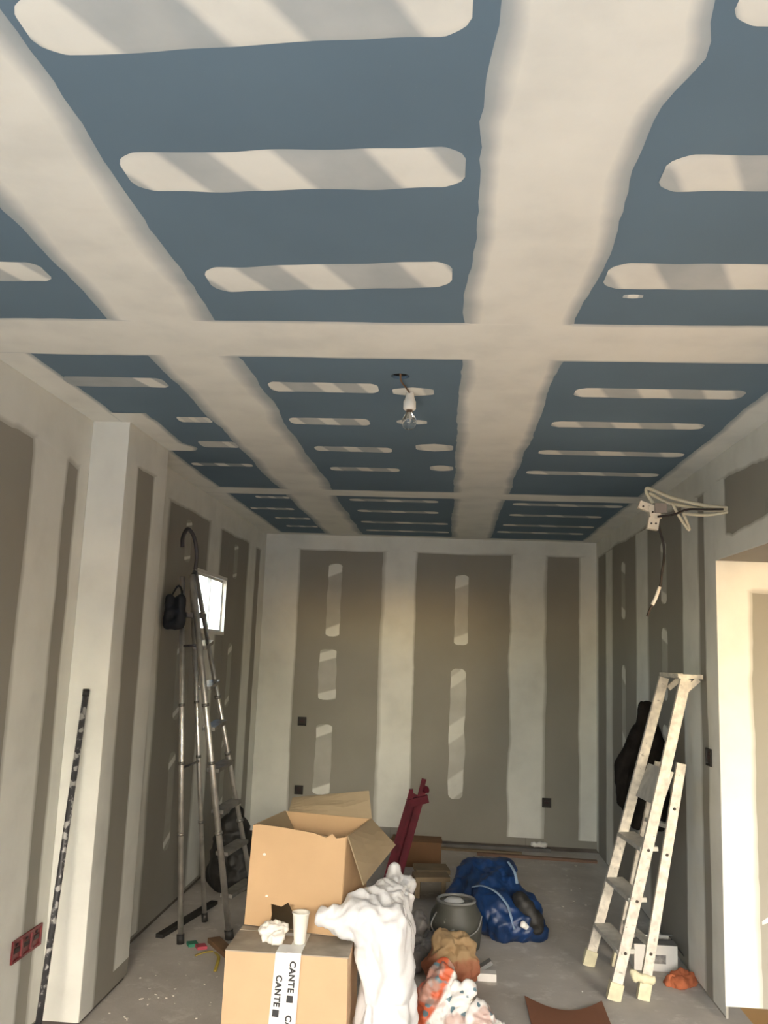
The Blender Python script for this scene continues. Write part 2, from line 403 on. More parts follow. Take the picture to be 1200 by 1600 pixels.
SKIMS = {}
def skim(name, pl, axis, a0, a1, c0, c1, mat, parent, lift=0.0012, feather=0.05, rag=0.010, n=None, edge=0.35, fl=None, fr=None, seed=0, bulge=None):
    """a trowelled band running along axis ('u' or 'v') from a0 to a1, between c0 and c1 across; feathered edges"""
    L = a1 - a0; n = n or max(6, int(L / 0.045)); fl = feather if fl is None else fl; fr = feather if fr is None else fr
    bm = bmesh.new(); rows = []; th = []; sd = seed * 7.3 + a0 * 3.1 + c0 * 5.7; prev = SKIMS.setdefault(id(pl), [])
    for i in range(n + 1):
        a = a0 + L * i / n
        j0 = rag * (noise.noise((a * 2.6 + sd, 1.3, sd)) * 1.6 + noise.noise((a * 14 + sd, 4.1, sd)) * 0.5)
        j1 = rag * (noise.noise((a * 2.6 + sd, 9.3, sd)) * 1.6 + noise.noise((a * 14 + sd, 7.7, sd)) * 0.5)
        e0 = c0 + (j0 if fl > 0 else 0); e1 = c1 + (j1 if fr > 0 else 0)
        if bulge:
            for (bc, bw, b0, b1) in bulge:
                g = math.exp(-((a - bc) / bw) ** 2); e0 += b0 * g; e1 += b1 * g
        k0 = max(fl, 0.004) * (1 + 0.5 * noise.noise((a * 3 + sd, 2.2, 0))); k1 = max(fr, 0.004) * (1 + 0.5 * noise.noise((a * 3 + sd, 6.2, 0)))
        k0 = min(k0, (e1 - e0) * 0.42); k1 = min(k1, (e1 - e0) * 0.42)
        cs = [(e0, edge if fl > 0 else 1, 0.15), (e0 + k0 * 0.35, edge + 0.12 if fl > 0 else 1, 0.8), (e0 + k0, 1, 1), ((e0 + e1) / 2, 1, 1), (e1 - k1, 1, 1), (e1 - k1 * 0.35, edge + 0.12 if fr > 0 else 1, 0.8), (e1, edge if fr > 0 else 1, 0.15)]
        row = []
        for c, w, h in cs:
            uu, vv = (a, c) if axis == 'u' else (c, a)
            if any(p[0] < uu < p[1] and p[2] < vv < p[3] for p in prev): w = 1
            row.append(bm.verts.new(pl.P(uu, vv, h * lift))); th.append(w)
        rows.append(row)
    for r0, r1 in zip(rows, rows[1:]):
        for k in range(6): bm.faces.new((r0[k], r0[k + 1], r1[k + 1], r1[k]))
    m_ = 0.03; prev.append((a0, a1, c0 + (m_ if fl else -0.05), c1 - (m_ if fr else -0.05)) if axis == 'u' else (c0 + (m_ if fl else -0.05), c1 - (m_ if fr else -0.05), a0, a1))
    orient(bm, pl.N)
    me = bpy.data.meshes.new(name); bm.to_mesh(me); bm.free()
    at = me.attributes.new('thickness', 'FLOAT', 'POINT')
    for i, w in enumerate(th): at.data[i].value = w
    return link(name, me, mat, parent, True)

def patch(pl, axis, a0, a1, c, w, mat, parent, dabs=(0.06, 0.5, 0.94), base=0.50, slant=0.0, lift=0.0016, seed=0, dabw=0.10, tip=0.06, bend=0.0):
    """filler drawn over a row of screw heads: greyer skim with whiter dabs over each screw"""
    n = 90; L = a1 - a0; bm = bmesh.new(); rows = []; th = []; sd = seed * 3.7 + a0 * 2.3 + c * 4.1
    for i in range(n + 1):
        t = i / n; a = a0 + L * t
        e = min(1, t / tip, (1 - t) / tip); hw = w / 2 * (0.45 + 0.55 * math.sqrt(max(e, 0))) * (1 + 0.09 * noise.noise((a * 9 + sd, 2, sd)))
        cc = c + 0.05 * w * noise.noise((a * 5 + sd, 8, sd)) + bend * (t - 0.5)
        wt = base + 0.06 * noise.noise((a * 12, sd, 3)); row = []
        for k, q in enumerate((-1, -0.8, -0.6, -0.4, -0.2, 0, 0.2, 0.4, 0.6, 0.8, 1)):
            d = max([max(0, 1 - (abs(t - x - 0.04 * q * w / 0.13) / dabw) ** 3) for x in dabs] + [0])
            row.append(bm.verts.new(pl.P(a + slant * q * hw, cc + q * hw, lift * (0.2 if k in (0, 10) else 1)) if axis == 'u' else pl.P(cc + q * hw, a + slant * q * hw, lift * (0.2 if k in (0, 10) else 1))))
            th.append((wt + (1 - wt) * min(1, d * 1.6)) * (0.9 if k in (0, 10) else 1))
        rows.append(row)
    for r0, r1 in zip(rows, rows[1:]):
        for k in range(10): bm.faces.new((r0[k], r0[k + 1], r1[k + 1], r1[k]))
    orient(bm, pl.N)
    me = bpy.data.meshes.new('filler_patch'); bm.to_mesh(me); bm.free(); at = me.attributes.new('thickness', 'FLOAT', 'POINT')
    for i, q in enumerate(th): at.data[i].value = q
    return link('filler_patch', me, mat, parent, True)

def structure(name, boxes, mat):
    bm = bmesh.new()
    for lo, hi in boxes: add_box(bm, (Vector(lo) + Vector(hi)) / 2, Vector(hi) - Vector(lo))
    return prop(bm_link(name, bm, mat), kind='structure')

H = 2.75; D = 8.105; XR = 1.39; YJ = 4.566; RB = -1.6       # ceiling height, back wall, right wall, jamb face, rear wall
T = 0.0125
# --- floor and the terrace outside
floor_o = structure('floor', [((-2.0, RB, -0.15), (1.52, D + 0.2, 0.0))], M_floor); floor_o['label'] = 'dusty concrete floor with plaster splashes'
structure('floor_side_room', [((1.52, RB, -0.15), (4.8, D + 0.2, 0.0))], M_ochre)
structure('terrace_ground', [((-14, -22, -0.30), (18, RB, -0.10))], M_terrace)

structure('horizon_blocker', [((-14, -8.3, -0.3), (18, -8.0, 1.65))], M_shell)  # added out of view to screen low horizon light from the room
structure('window_brightener', [((-16, 14.0, -0.3), (-1.5, 16, 6.5))], M_render)  # added sunlit facade so the small window looks bright white
structure('sky_blocker', [((-0.7, -10.5, -0.3), (3.8, -8.3, 2.8))], M_shell)  # unseen block added to darken the left of the back wall

# --- ceiling
ceil_o = structure('ceiling', [((-2.0, RB - 0.2, H + 0.06), (4.8, D + 0.2, H + 0.2))], M_shell); ceil_o['label'] = 'ceiling of blue-green plasterboard with white filled joints'
CP = Plane((0, 0, H), (1, 0, 0), (0, 1, 0), (0, 0, -1))
xs = [-1.745, -0.958, 0.223, XR]; ys = [RB, -0.134, 2.866, 5.84, D]
hole_panel = None
for i in range(3):
    for j in range(4):
        p = panel(CP, xs[i], xs[i + 1], ys[j], ys[j + 1], M_blue, ceil_o)
        if i == 1 and j == 2: hole_panel = p
panel(CP, XR, 4.7, RB, YJ, M_blue, ceil_o)
# the cut-out beside the lamp
bmh = bmesh.new(); bmesh.ops.create_cone(bmh, cap_ends=True, segments=20, radius1=0.036, radius2=0.036, depth=0.2, matrix=Matrix.Translation((-0.197, 3.252, H)))
cut = bm_link('cutter', bmh, None)
md = hole_panel.modifiers.new('b', 'BOOLEAN'); md.object = cut; md.operation = 'DIFFERENCE'; md.solver = 'EXACT'
dg = bpy.context.evaluated_depsgraph_get(); me_h = bpy.data.meshes.new_from_object(hole_panel.evaluated_get(dg)); hole_panel.modifiers.clear(); hole_panel.data = me_h
bpy.data.objects.remove(cut)
tube_obj('hole_dark_plug', [(-0.197, 3.252, H + 0.012), (-0.197, 3.252, H + 0.058)], 0.035, M_dark, ceil_o, 16)  # dark plug puts the shade inside the cut-out into colour

J = 'joint_compound'
skim(J, CP, 'v', RB, D, -1.137, -0.779, M_cblue, ceil_o, 0.0012, fl=0.055, fr=0.075, rag=0.014, seed=1)
skim(J, CP, 'v', RB, D, 0.040, 0.401, M_cblue, ceil_o, 0.0013, fl=0.055, fr=0.05, rag=0.013, seed=2, bulge=[(1.42, 0.10, 0, 0.035), (1.75, 0.3, 0.008, -0.01), (1.25, 0.2, 0.03, 0)])
skim(J, CP, 'u', -1.745, XR, 2.687, 3.046, M_cblue, ceil_o, 0.0018, fl=0.02, fr=0.02, rag=0.006, seed=3, edge=0.55)
skim(J, CP, 'u', -1.745, XR, 5.71, 5.96, M_cblue, ceil_o, 0.0018, fl=0.03, fr=0.03, rag=0.008, seed=4)
skim(J, CP, 'v', RB, 4.03, -1.745, -1.585, M_cblue, ceil_o, 0.0015, fl=0, fr=0.025, seed=5)
skim(J, CP, 'v', 3.86, 4.63, -1.60, -1.425, M_cblue, ceil_o, 0.0020, fl=0, fr=0.03, seed=6, rag=0.02, bulge=[(4.56, 0.07, 0, 0.06)])
skim(J, CP, 'v', 4.63, D, -1.71, -1.545, M_cblue, ceil_o, 0.0015, fl=0, fr=0.03, seed=7)
skim(J, CP, 'v', RB, D, 1.243, XR, M_cblue, ceil_o, 0.0015, fl=0.03, fr=0, seed=8)
skim(J, CP, 'u', -1.71, XR, D - 0.13, D, M_cblue, ceil_o, 0.0021, fl=0.03, fr=0, seed=9)
for k, (a0, a1, c, w, kw) in enumerate([
        (-0.765, 0.020, 1.30, 0.15, dict(bend=-0.05)), (-0.755, 0.020, 1.785, 0.165, dict(bend=-0.02, dabs=(0.09, 0.42, 0.86))), (-0.72, -0.004, 2.345, 0.165, dict(bend=-0.05, dabs=(0.10, 0.46, 0.93))),
        (-1.70, -1.19, 2.325, 0.135, dict(dabs=(0.1, 0.85))), (0.447, 1.20, 1.27, 0.15, {}), (0.452, 1.20, 1.80, 0.145, dict(dabs=(0.13, 0.55, 0.9))), (0.425, 1.20, 2.33, 0.165, dict(dabs=(0.11, 0.52, 0.92))),
        (-0.746, -0.294, 3.415, 0.13, dict(dabs=(0.08, 0.55, 0.95))), (-0.755, -0.375, 3.95, 0.12, {}), (-0.718, -0.303, 4.515, 0.115, {}), (-0.70, -0.288, 5.03, 0.10, {}),
        (0.50, 1.165, 3.425, 0.125, dict(dabs=(0.09, 0.48, 0.86))), (0.468, 1.15, 3.92, 0.105, dict(dabs=(0.1, 0.5, 0.9))), (0.47, 1.215, 4.49, 0.10, {}), (0.455, 1.21, 5.01, 0.10, {}),
        (-1.60, -1.172, 3.385, 0.13, dict(base=0.42, dabs=(0.85,))), (-1.30, -1.140, 3.965, 0.10, dict(base=0.8)), (-1.335, -1.134, 4.47, 0.14, dict(base=0.65, dabs=(0.8,))), (-1.53, -1.162, 4.99, 0.08, dict(base=0.3)),
        (-1.38, -1.135, 6.0 + 0.08, 0.09, dict(base=0.5)), (-1.53, -1.19, 6.60, 0.09, {}), (-1.43, -1.135, 7.08, 0.09, {}), (-1.42, -1.14, 7.55, 0.09, {}),
        (-0.70, -0.065, 6.10, 0.10, {}), (-0.69, -0.066, 6.59, 0.10, {}), (-0.717, 0.009, 7.17, 0.10, {}), (-0.72, 0.02, 7.68, 0.09, {}),
        (0.462, 1.227, 6.11, 0.10, {}), (0.475, 1.17, 6.60, 0.10, {}), (0.462, 1.20, 7.13, 0.10, {}), (0.44, 1.18, 7.55, 0.10, {})]):
    patch(CP, 'u', a0, a1, c, w, M_cblue, ceil_o, seed=k, **kw)
# smaller dabs: the diamond, the touch-ups round the lamp, one crumb of filler
patch(CP, 'u', -0.173, 0.022, 4.44, 0.17, M_cblue, ceil_o, dabs=(0.5,), base=0.7, dabw=0.4, tip=0.5)
patch(CP, 'u', -0.106, 0.028, 4.95, 0.15, M_cblue, ceil_o, dabs=(0.5,), base=0.7, dabw=0.4, tip=0.4)
patch(CP, 'u', -0.246, -0.105, 3.93, 0.075, M_cblue, ceil_o, dabs=(0.5,), base=0.75, dabw=0.4, tip=0.3)
patch(CP, 'u', -0.238, -0.068, 3.455, 0.12, M_cblue, ceil_o, dabs=(0.25, 0.5), base=0.6, dabw=0.3, tip=0.5)
patch(CP, 'u', 0.50, 0.558, 2.465, 0.03, M_cblue, ceil_o, dabs=(0.5,), base=0.5, dabw=0.3, tip=0.5)

# --- back wall
back = structure('wall_back', [((-2.0, D + T, 0), (4.8, D + 0.2, H + 0.06))], M_core); back['label'] = 'grey plasterboard back wall with white filled vertical joints'
BP = Plane((0, D, 0), (1, 0, 0), (0, 0, 1), (0, -1, 0))
for u0, u1 in ((-1.71, -1.53), (-1.53, -0.43), (-0.43, 0.77), (0.77, XR)): panel(BP, u0, u1, 0.035, H - 0.0001, M_grey, back)
skim(J, BP, 'v', 0.04, H - 0.0002, -1.71, -1.372, M_cgrey, back, fl=0, fr=0.02, rag=0.007, seed=11)
skim(J, BP, 'v', 0.13, 2.68, -0.590, -0.268, M_cgrey, back, fl=0.04, fr=0.02, rag=0.008, seed=12)
skim(J, BP, 'v', 0.10, 2.68, 0.600, 0.937, M_cgrey, back, fl=0.02, fr=0.035, rag=0.010, seed=13)
skim(J, BP, 'v', 0.10, H - 0.0002, 1.228, XR, M_cgrey, back, fl=0.02, fr=0, rag=0.007, seed=14)
skim(J, BP, 'u', -1.71, XR, 2.602, H - 0.0002, M_cgrey, back, 0.0018, fl=0.02, fr=0, rag=0.006, seed=15, edge=0.5)
for (a0, a1, c, w, kw) in ((1.80, 2.48, -1.035, 0.13, dict(base=0.28, dabs=(0.06, 0.93), dabw=0.09)), (1.22, 1.68, -1.062, 0.165, dict(base=0.34, dabs=(0.08, 0.88), dabw=0.1)), (0.38, 1.00, -1.07, 0.15, dict(base=0.25, dabs=(0.05, 0.92), dabw=0.08)),
        (1.765, 2.41, 0.155, 0.125, dict(base=0.45, dabs=(0.05, 0.92), dabw=0.1)), (0.40, 1.55, 0.142, 0.14, dict(base=0.55, dabs=(0.06, 0.14, 0.5, 0.55, 0.93), dabw=0.05))):
    patch(BP, 'v', a0, a1, c, w, M_cgrey, back, tip=0.03, **kw)

# --- left wall: near length, pier, recessed length with the small window
left = structure('wall_left', [((-2.0, RB, 0), (-1.745 - T, 4.03, H + 0.06))], M_core); left['label'] = 'near left plasterboard wall beside the pier'
LP = Plane((-1.745, 0, 0), (0, 1, 0), (0, 0, 1), (1, 0, 0))
for u0, u1 in ((RB, 0.02), (0.02, 1.22), (1.22, 2.42), (2.42, 3.62), (3.62, 4.03 + T)): panel(LP, u0, u1, 0.02, H - 0.0001, M_grey, left)
for c in (0.02, 1.22, 2.42): skim(J, LP, 'v', 0.05, 2.6, c - 0.17, c + 0.17, M_cgrey, left, seed=20 + c)
skim(J, LP, 'v', 0.03, 2.68, 3.455, 3.80, M_cgrey, left, fl=0.03, fr=0.03, seed=24, bulge=[(2.66, 0.12, -0.06, 0)])
skim(J, LP, 'v', 0.03, H - 0.0002, 3.905, 4.03, M_cgrey, left, fl=0.025, fr=0, seed=25)
skim(J, LP, 'u', RB, 4.03, 2.50, H - 0.0002, M_cgrey, left, 0.0018, fl=0.03, fr=0, rag=0.03, seed=26)

pier = structure('wall_left_pier', [((-1.96, 4.03 + T, 0), (-1.56 - T, 4.63 - T, H + 0.06))], M_core); pier['label'] = 'white filled pier standing out of the left wall'
PF = Plane((0, 4.03, 0), (1, 0, 0), (0, 0, 1), (0, -1, 0)); PS = Plane((-1.56, 0, 0), (0, 1, 0), (0, 0, 1), (1, 0, 0))
panel(PF, -1.745, -1.56, 0.02, H - 0.0001, M_grey, pier); panel(PS, 4.03 + T, 4.63, 0.02, H - 0.0001, M_grey, pier)
skim(J, PF, 'v', 0.021, H - 0.0002, -1.744, -1.560, M_cgrey, pier, fl=0, fr=0, seed=30)
skim(J, PS, 'v', 0.021, H - 0.0002, 4.030, 4.20, M_cgrey, pier, fl=0, fr=0.03, seed=31, edge=0.25)
skim(J, PS, 'v', 0.10, H - 0.0002, 4.425, 4.63, M_cgrey, pier, fl=0.02, fr=0, seed=32)
skim(J, PS, 'u', 4.03, 4.63, 2.56, H - 0.0002, M_cgrey, pier, 0.0018, fl=0.02, fr=0, seed=33)

WY0, WY1, WZ0, WZ1 = 5.85, 6.70, 1.78, 2.185
rec = structure('wall_left_recess', [((-1.755, 4.63 - T, 0), (-1.71 - T, WY0, H + 0.06)), ((-1.755, WY1, 0), (-1.71 - T, D + T, H + 0.06)), ((-1.755, WY0, 0), (-1.71 - T, WY1, WZ0)), ((-1.755, WY0, WZ1), (-1.71 - T, WY1, H + 0.06))], M_core)
rec['label'] = 'recessed left wall with a small window behind the aluminium ladder'
RP = Plane((-1.71, 0, 0), (0, 1, 0), (0, 0, 1), (1, 0, 0))
for u0, u1, v0, v1 in ((4.63, 5.08, 0.03, H), (5.08, WY0, 0.03, H), (WY0, 6.28, 0.03, WZ0), (6.28, WY1, 0.03, WZ0), (WY0, 6.28, WZ1, H), (6.28, WY1, WZ1, H), (WY1, 7.48, 0.03, H), (7.48, D - 0.001, 0.03, H)):
    panel(RP, u0, u1, v0, v1 - 0.0001, M_grey, rec)
skim(J, RP, 'v', 0.05, H - 0.0002, 4.63, 4.86, M_cgrey, rec, fl=0, fr=0.03, seed=40)
skim(J, RP, 'v', 0.05, 2.6, 5.04, 5.20, M_cgrey, rec, fl=0.05, fr=0.05, seed=41, edge=0.2)
skim(J, RP, 'v', WZ1, 2.6, 6.10, 6.47, M_cgrey, rec, seed=42); skim(J, RP, 'v', 0.05, WZ0, 6.10, 6.47, M_cgrey, rec, seed=42)
skim(J, RP, 'v', 0.05, 2.6, 7.37, 7.70, M_cgrey, rec, seed=43, edge=0.3)
skim(J, RP, 'v', 0.05, H - 0.0002, 7.86, D, M_cgrey, rec, fl=0.02, fr=0, seed=44)
skim(J, RP, 'u', 4.63, D, 2.555, H - 0.0002, M_cgrey, rec, 0.0018, fl=0.02, fr=0, seed=45)
for a0, a1 in ((2.22, 2.5), (1.2, 1.7), (0.4, 1.0)):
    patch(RP, 'v', a0, a1, 5.62, 0.13, M_cgrey, rec, base=0.15, dabs=(0.1, 0.9), dabw=0.04); patch(RP, 'v', a0, a1, 6.95, 0.13, M_cgrey, rec, base=0.2, dabs=(0.1, 0.9), dabw=0.05)

win = structure('window_1', [((-1.755, WY0, WZ0 - 0.02), (-1.705, WY0 + 0.015, WZ1 + 0.02)), ((-1.755, WY1 - 0.015, WZ0 - 0.02), (-1.705, WY1, WZ1 + 0.02)), ((-1.755, WY0 + 0.015, WZ0 - 0.02), (-1.70, WY1 - 0.015, WZ0 + 0.004)), ((-1.755, WY0 + 0.015, WZ1 - 0.004), (-1.705, WY1 - 0.015, WZ1 + 0.02))], M_winframe)
win['label'] = 'small white sliding window high in the left wall behind the ladder'
def sash(y0, y1, x):
    bm = bmesh.new(); w = 0.020
    for a, b2, c, d in ((y0, y0 + w, WZ0, WZ1), (y1 - w, y1, WZ0, WZ1), (y0 + w, y1 - w, WZ0, WZ0 + w), (y0 + w, y1 - w, WZ1 - w, WZ1)):
        add_box(bm, (x, (a + b2) / 2, (c + d) / 2), (0.012, b2 - a, d - c))
    s = bm_link('window_sash', bm, M_winframe, win)
    box_obj('window_pane', (x - 0.003, y0 + w, WZ0 + w), (x + 0.003, y1 - w, WZ1 - w), M_pane, s)
sash(WY0 + 0.015, 6.285, -1.724); sash(6.27, WY1 - 0.015, -1.740)

# --- right wall: far length, thick jamb facing the camera, lintel over the wide opening, near length
XT = 1.85
right = structure('wall_right', [((XR + T, YJ + T, 0.085), (XT - T, D + T, H + 0.06)), ((XR + T, 1.0, 2.215 + T), (XT - T, YJ + T, H + 0.06)), ((XR + T, RB, 0), (XT - T, 1.0, H + 0.06))], M_core)
right['label'] = 'right plasterboard wall with a wide opening at its near end'
QP = Plane((XR, 0, 0), (0, 1, 0), (0, 0, 1), (-1, 0, 0))
for u0, u1, v0, v1 in ((RB, 1.0, 0.02, H), (1.0, 2.65, 2.215, H), (2.65, 3.85, 2.215, H), (3.85, YJ, 2.215, H), (YJ, 5.04, 0.02, H), (5.04, 6.26, 0.02, H), (6.26, 7.48, 0.02, H), (7.48, D, 0.02, H)):
    panel(QP, u0, u1, v0, v1 - 0.0001, M_grey, right, 0.0008)
JP = Plane((0, YJ, 0), (1, 0, 0), (0, 0, 1), (0, -1, 0)); panel(JP, XR, XT, 0.075, 2.215, M_grey, right, 0)
SP = Plane((0, 0, 2.215), (1, 0, 0), (0, 1, 0), (0, 0, -1)); panel(SP, XR, XT, 1.0, YJ, M_grey, right, 0)
TP = Plane((XT, 0, 0), (0, 1, 0), (0, 0, 1), (1, 0, 0)); panel(TP, 1.0, YJ, 2.215, H, M_grey, right, 0); panel(TP, RB, 1.0, 0.02, H, M_grey, right, 0)
skim(J, QP, 'v', 0.03, H - 0.0002, YJ - 0.0012, 4.765, M_cgrey, right, fl=0, fr=0.02, seed=50)
skim(J, QP, 'v', 0.03, H - 0.0002, 4.865, 5.21, M_cgrey, right, fl=0.03, fr=0.02, seed=51)
skim(J, QP, 'v', 0.03, 2.6, 6.06, 6.46, M_cgrey, right, seed=52)
skim(J, QP, 'v', 0.03, 2.6, 7.33, 7.65, M_cgrey, right, seed=53)
skim(J, QP, 'v', 0.03, H - 0.0002, 8.0, D, M_cgrey, right, fl=0.02, fr=0, seed=54)
skim(J, QP, 'u', 1.0, D, 2.60, H - 0.0002, M_cgrey, right, 0.0018, fl=0.02, fr=0, rag=0.016, seed=55)
skim(J, QP, 'v', 2.216, H - 0.0002, 4.385, 4.60, M_cgrey, right, 0.0015, fl=0.02, fr=0, rag=0.012, seed=56, bulge=[(2.39, 0.06, -0.0, 0)])
skim(J, QP, 'u', 1.0, YJ, 2.2138, 2.335, M_cgrey, right, 0.0016, fl=0, fr=0.02, rag=0.014, seed=57, bulge=[(4.30, 0.07, 0, -0.02)])
for a0, a1, c, b2 in ((2.05, 2.45, 5.64, 0.35), (1.45, 1.9, 5.64, 0.25), (0.9, 1.3, 5.64, 0.35), (2.0, 2.45, 6.9, 0.25), (1.0, 1.65, 6.9, 0.35), (0.4, 0.8, 6.9, 0.3)):
    patch(QP, 'v', a0, a1, c, 0.14, M_cgrey, right, base=b2, dabs=(0.1, 0.9))
skim(J, JP, 'v', 0.076, 2.2138, XR - 0.0012, 1.565, M_cgrey, right, fl=0, fr=0.03, seed=58)
skim(J, JP, 'u', XR, XT, 2.05, 2.2138, M_cgrey, right, 0.0016, fl=0.03, fr=0, seed=59)
patch(JP, 'u', 1.57, 1.72, 0.50, 0.03, M_cgrey, right, dabs=(0.5,), dabw=0.4, base=0.8, bend=0.08, tip=0.4)
# --- side room beyond the opening and the rear wall with the terrace doors (all behind the camera or out of frame)
structure('wall_side_room', [((4.7, RB, 0), (4.8, YJ + 0.3, H + 0.06)), ((XT, YJ + 0.05, 0), (4.8, YJ + 0.2, H + 0.06))], M_shell)
structure('wall_rear', [((-2.0, RB - 0.15, 0), (-1.4, RB, H + 0.06)), ((-1.4, RB - 0.15, 2.26), (1.3, RB, H + 0.06)), ((1.3, RB - 0.15, 0), (2.0, RB, H + 0.06)), ((2.0, RB - 0.15, 2.5), (4.6, RB, H + 0.06)), ((4.6, RB - 0.15, 0), (4.8, RB, H + 0.06))], M_shell)

# ================================================================== THINGS
# --- lower cardboard box with printed tape
def rot2(o, a): return Vector((math.cos(a), math.sin(a), 0)), Vector((-math.sin(a), math.cos(a), 0))
LB = empty('cardboard_box', (-0.533, 3.50, 0), 'large closed cardboard box with white printed tape, lowest of the two boxes', 'box', 'cardboard boxes')
def wall_sheet(name, corners, t, mat, parent, n=6, warp=0.004, seed=0, rag=None, bev=False):
    """a sheet of board over a four-cornered patch, gently warped, with real thickness; rag = ragged v=1 edge"""
    a, b, c, d = [Vector(p) for p in corners]; N = (b - a).cross(d - a).normalized(); bm = bmesh.new(); g = []
    for s in (0, 1):
        gg = []
        for i in range(n + 1):
            r = []
            for j in range(n + 1):
                u = i / n; v = j / n
                if rag and j == n: v = 1 - rag * abs(noise.noise((u * 6 + seed, seed, 1.7))) * 2
                p = a.lerp(b, u).lerp(d.lerp(c, u), v); e = 16 * u * (1 - u) * v * (1 - v)
                r.append(bm.verts.new(p + N * (warp * e * (0.6 + noise.noise((u * 2.2 + seed, v * 2.2, seed))) - (t if s else 0))))
            gg.append(r)
        g.append(gg)
    for s in (0, 1):
        for i in range(n):
            for j in range(n):
                f = (g[s][i][j], g[s][i + 1][j], g[s][i + 1][j + 1], g[s][i][j + 1]); bm.faces.new(f if s == 0 else f[::-1])
    ring = [(i, 0) for i in range(n)] + [(n, j) for j in range(n)] + [(i, n) for i in range(n, 0, -1)] + [(0, j) for j in range(n, 0, -1)]
    for (i, j), (k, l) in zip(ring, ring[1:] + ring[:1]): bm.faces.new((g[0][i][j], g[1][i][j], g[1][k][l], g[0][k][l]))
    return bm_link(name, bm, mat, parent)

bx0, bx1, by0, by1, bz = -0.757, -0.309, 3.30, 3.74, 0.600
bm = bmesh.new(); add_box(bm, ((bx0 + bx1) / 2, (by0 + by1) / 2, bz / 2), (bx1 - bx0, by1 - by0, bz)); bmesh.ops.subdivide_edges(bm, edges=bm.edges[:], cuts=5, use_grid_fill=True)
for v in bm.verts:
    q = v.co; e = min(abs(q.z), abs(bz - q.z)) / bz * 2
    v.co += Vector((noise.noise(q * 4) * 0.006, noise.noise(q * 4 + Vector((3, 1, 2))) * 0.010 * e, 0))
bm_link('carton', bm, M_card2, LB)
wall_sheet('top_flap', [(bx0, by0 - 0.002, bz + 0.004), (bx1, by0 - 0.002, bz + 0.004), (bx1, 3.516, bz + 0.006), (bx0, 3.516, bz + 0.006)], 0.004, M_dusty, LB, seed=1)
wall_sheet('top_flap', [(bx0, 3.524, bz + 0.006), (bx1, 3.524, bz + 0.006), (bx1, by1, bz + 0.004), (bx0, by1, bz + 0.004)], 0.004, M_dusty, LB, seed=2)
def tape_strip(x0, x1, xb0, xb1, lift, nm='printed_tape'):
    # comes over the top flap, folds over the edge and runs down the front; it leans a little
    pts = [(3.515, bz + 0.0075 + lift), (3.30 - 0.004, bz + 0.0065 + lift), (3.30 - 0.0075 - lift, bz - 0.004), (3.30 - 0.009 - lift, 0.30), (3.30 - 0.009 - lift, 0.06)]
    bm = bmesh.new(); rows = []
    for i, (y, z) in enumerate(pts):
        t = 0 if i < 2 else (bz - z) / bz
        rows.append([bm.verts.new((x0 + (xb0 - x0) * t, y, z)), bm.verts.new((x1 + (xb1 - x1) * t, y, z))])
    for r0, r1 in zip(rows, rows[1:]): bm.faces.new((r0[0], r0[1], r1[1], r1[0]))
    o = bm_link(nm, bm, M_tape, LB); o.modifiers.new('thick', 'SOLIDIFY').thickness = 0.0012
    return o
t1 = tape_strip(-0.572, -0.521, -0.604, -0.553, 0.0)
t2 = tape_strip(-0.531, -0.480, -0.553, -0.500, 0.0014)
def lettering(parent, word, x, z, y, size, tilt):
    cu = bpy.data.curves.new('txt', 'FONT'); cu.body = word; cu.size = size; cu.extrude = 0.0004; cu.space_character = 1.12; cu.align_x = 'LEFT'; cu.align_y = 'CENTER'
    cu.offset = 0.0012
    o = bpy.data.objects.new('txt', cu); C.objects.link(o); dg = bpy.context.evaluated_depsgraph_get(); me = bpy.data.meshes.new_from_object(o.evaluated_get(dg)); bpy.data.objects.remove(o)
    x1 = max((v.co.x for v in me.vertices), default=0)
    bm = bmesh.new(); bm.from_mesh(me); s = size * 0.78; add_box(bm, (x1 + 0.010 + s / 2, 0, 0), (s, s, 0.0008))
    R = Matrix.Translation((x, y, z)) @ Matrix.Rotation(tilt, 4, 'Y') @ Matrix.Rotation(math.pi / 2, 4, 'X') @ Matrix.Rotation(-math.pi / 2, 4, 'Z')
    bm.transform(R); return bm_link('printed_word', bm, M_ink, parent)
yT = 3.30 - 0.0105
for i, z in enumerate((0.583, 0.403, 0.223)): lettering(t2, 'CANTE', -0.507 - 0.022 * (0.6 - z) / 0.6, z, yT - 0.0012, 0.030, 0.036)
for i, z in enumerate((0.533, 0.353, 0.173)): lettering(t1, 'CANTE', -0.551 - 0.033 * (0.6 - z) / 0.6, z, yT, 0.030, 0.05)

# --- upper cardboard box, open, standing askew on the lower one
UB = empty('cardboard_box', (-0.54, 3.72, bz + 0.006), 'open brown cardboard box with raised flaps standing on the taped box', 'box', 'cardboard boxes')
ang = math.radians(-11.5); ux = Vector((math.cos(ang), math.sin(ang), 0)); uy = Vector((-math.sin(ang), math.cos(ang), 0)); O2 = Vector((-0.752, 3.575, bz + 0.010)); w2, d2, h2 = 0.392, 0.335, 0.375
def BX(u, v, z): return O2 + ux * u + uy * v + Vector((0.012 * z / h2 + 0.004 * u, 0, z))
fr = [(0, 0), (0.105, 0), (0.112, 0.050), (0.104, 0.088), (0.150, 0.082), (0.176, 0.100), (0.205, 0.094), (0.196, 0.070), (0.232, 0.055), (0.244, 0.0), (w2, 0), (w2, h2 - 0.012), (0.352, h2 - 0.020), (0.336, h2 - 0.004), (0.31, h2 - 0.022), (0.26, h2 - 0.008), (0.12, h2 + 0.001), (0.03, h2 + 0.004), (0, h2)]
prism_obj('front_panel', fr, (BX(0, 0, 0), ux, (BX(0, 0, 1) - BX(0, 0, 0)).normalized(), uy), 0.005, M_card, UB)
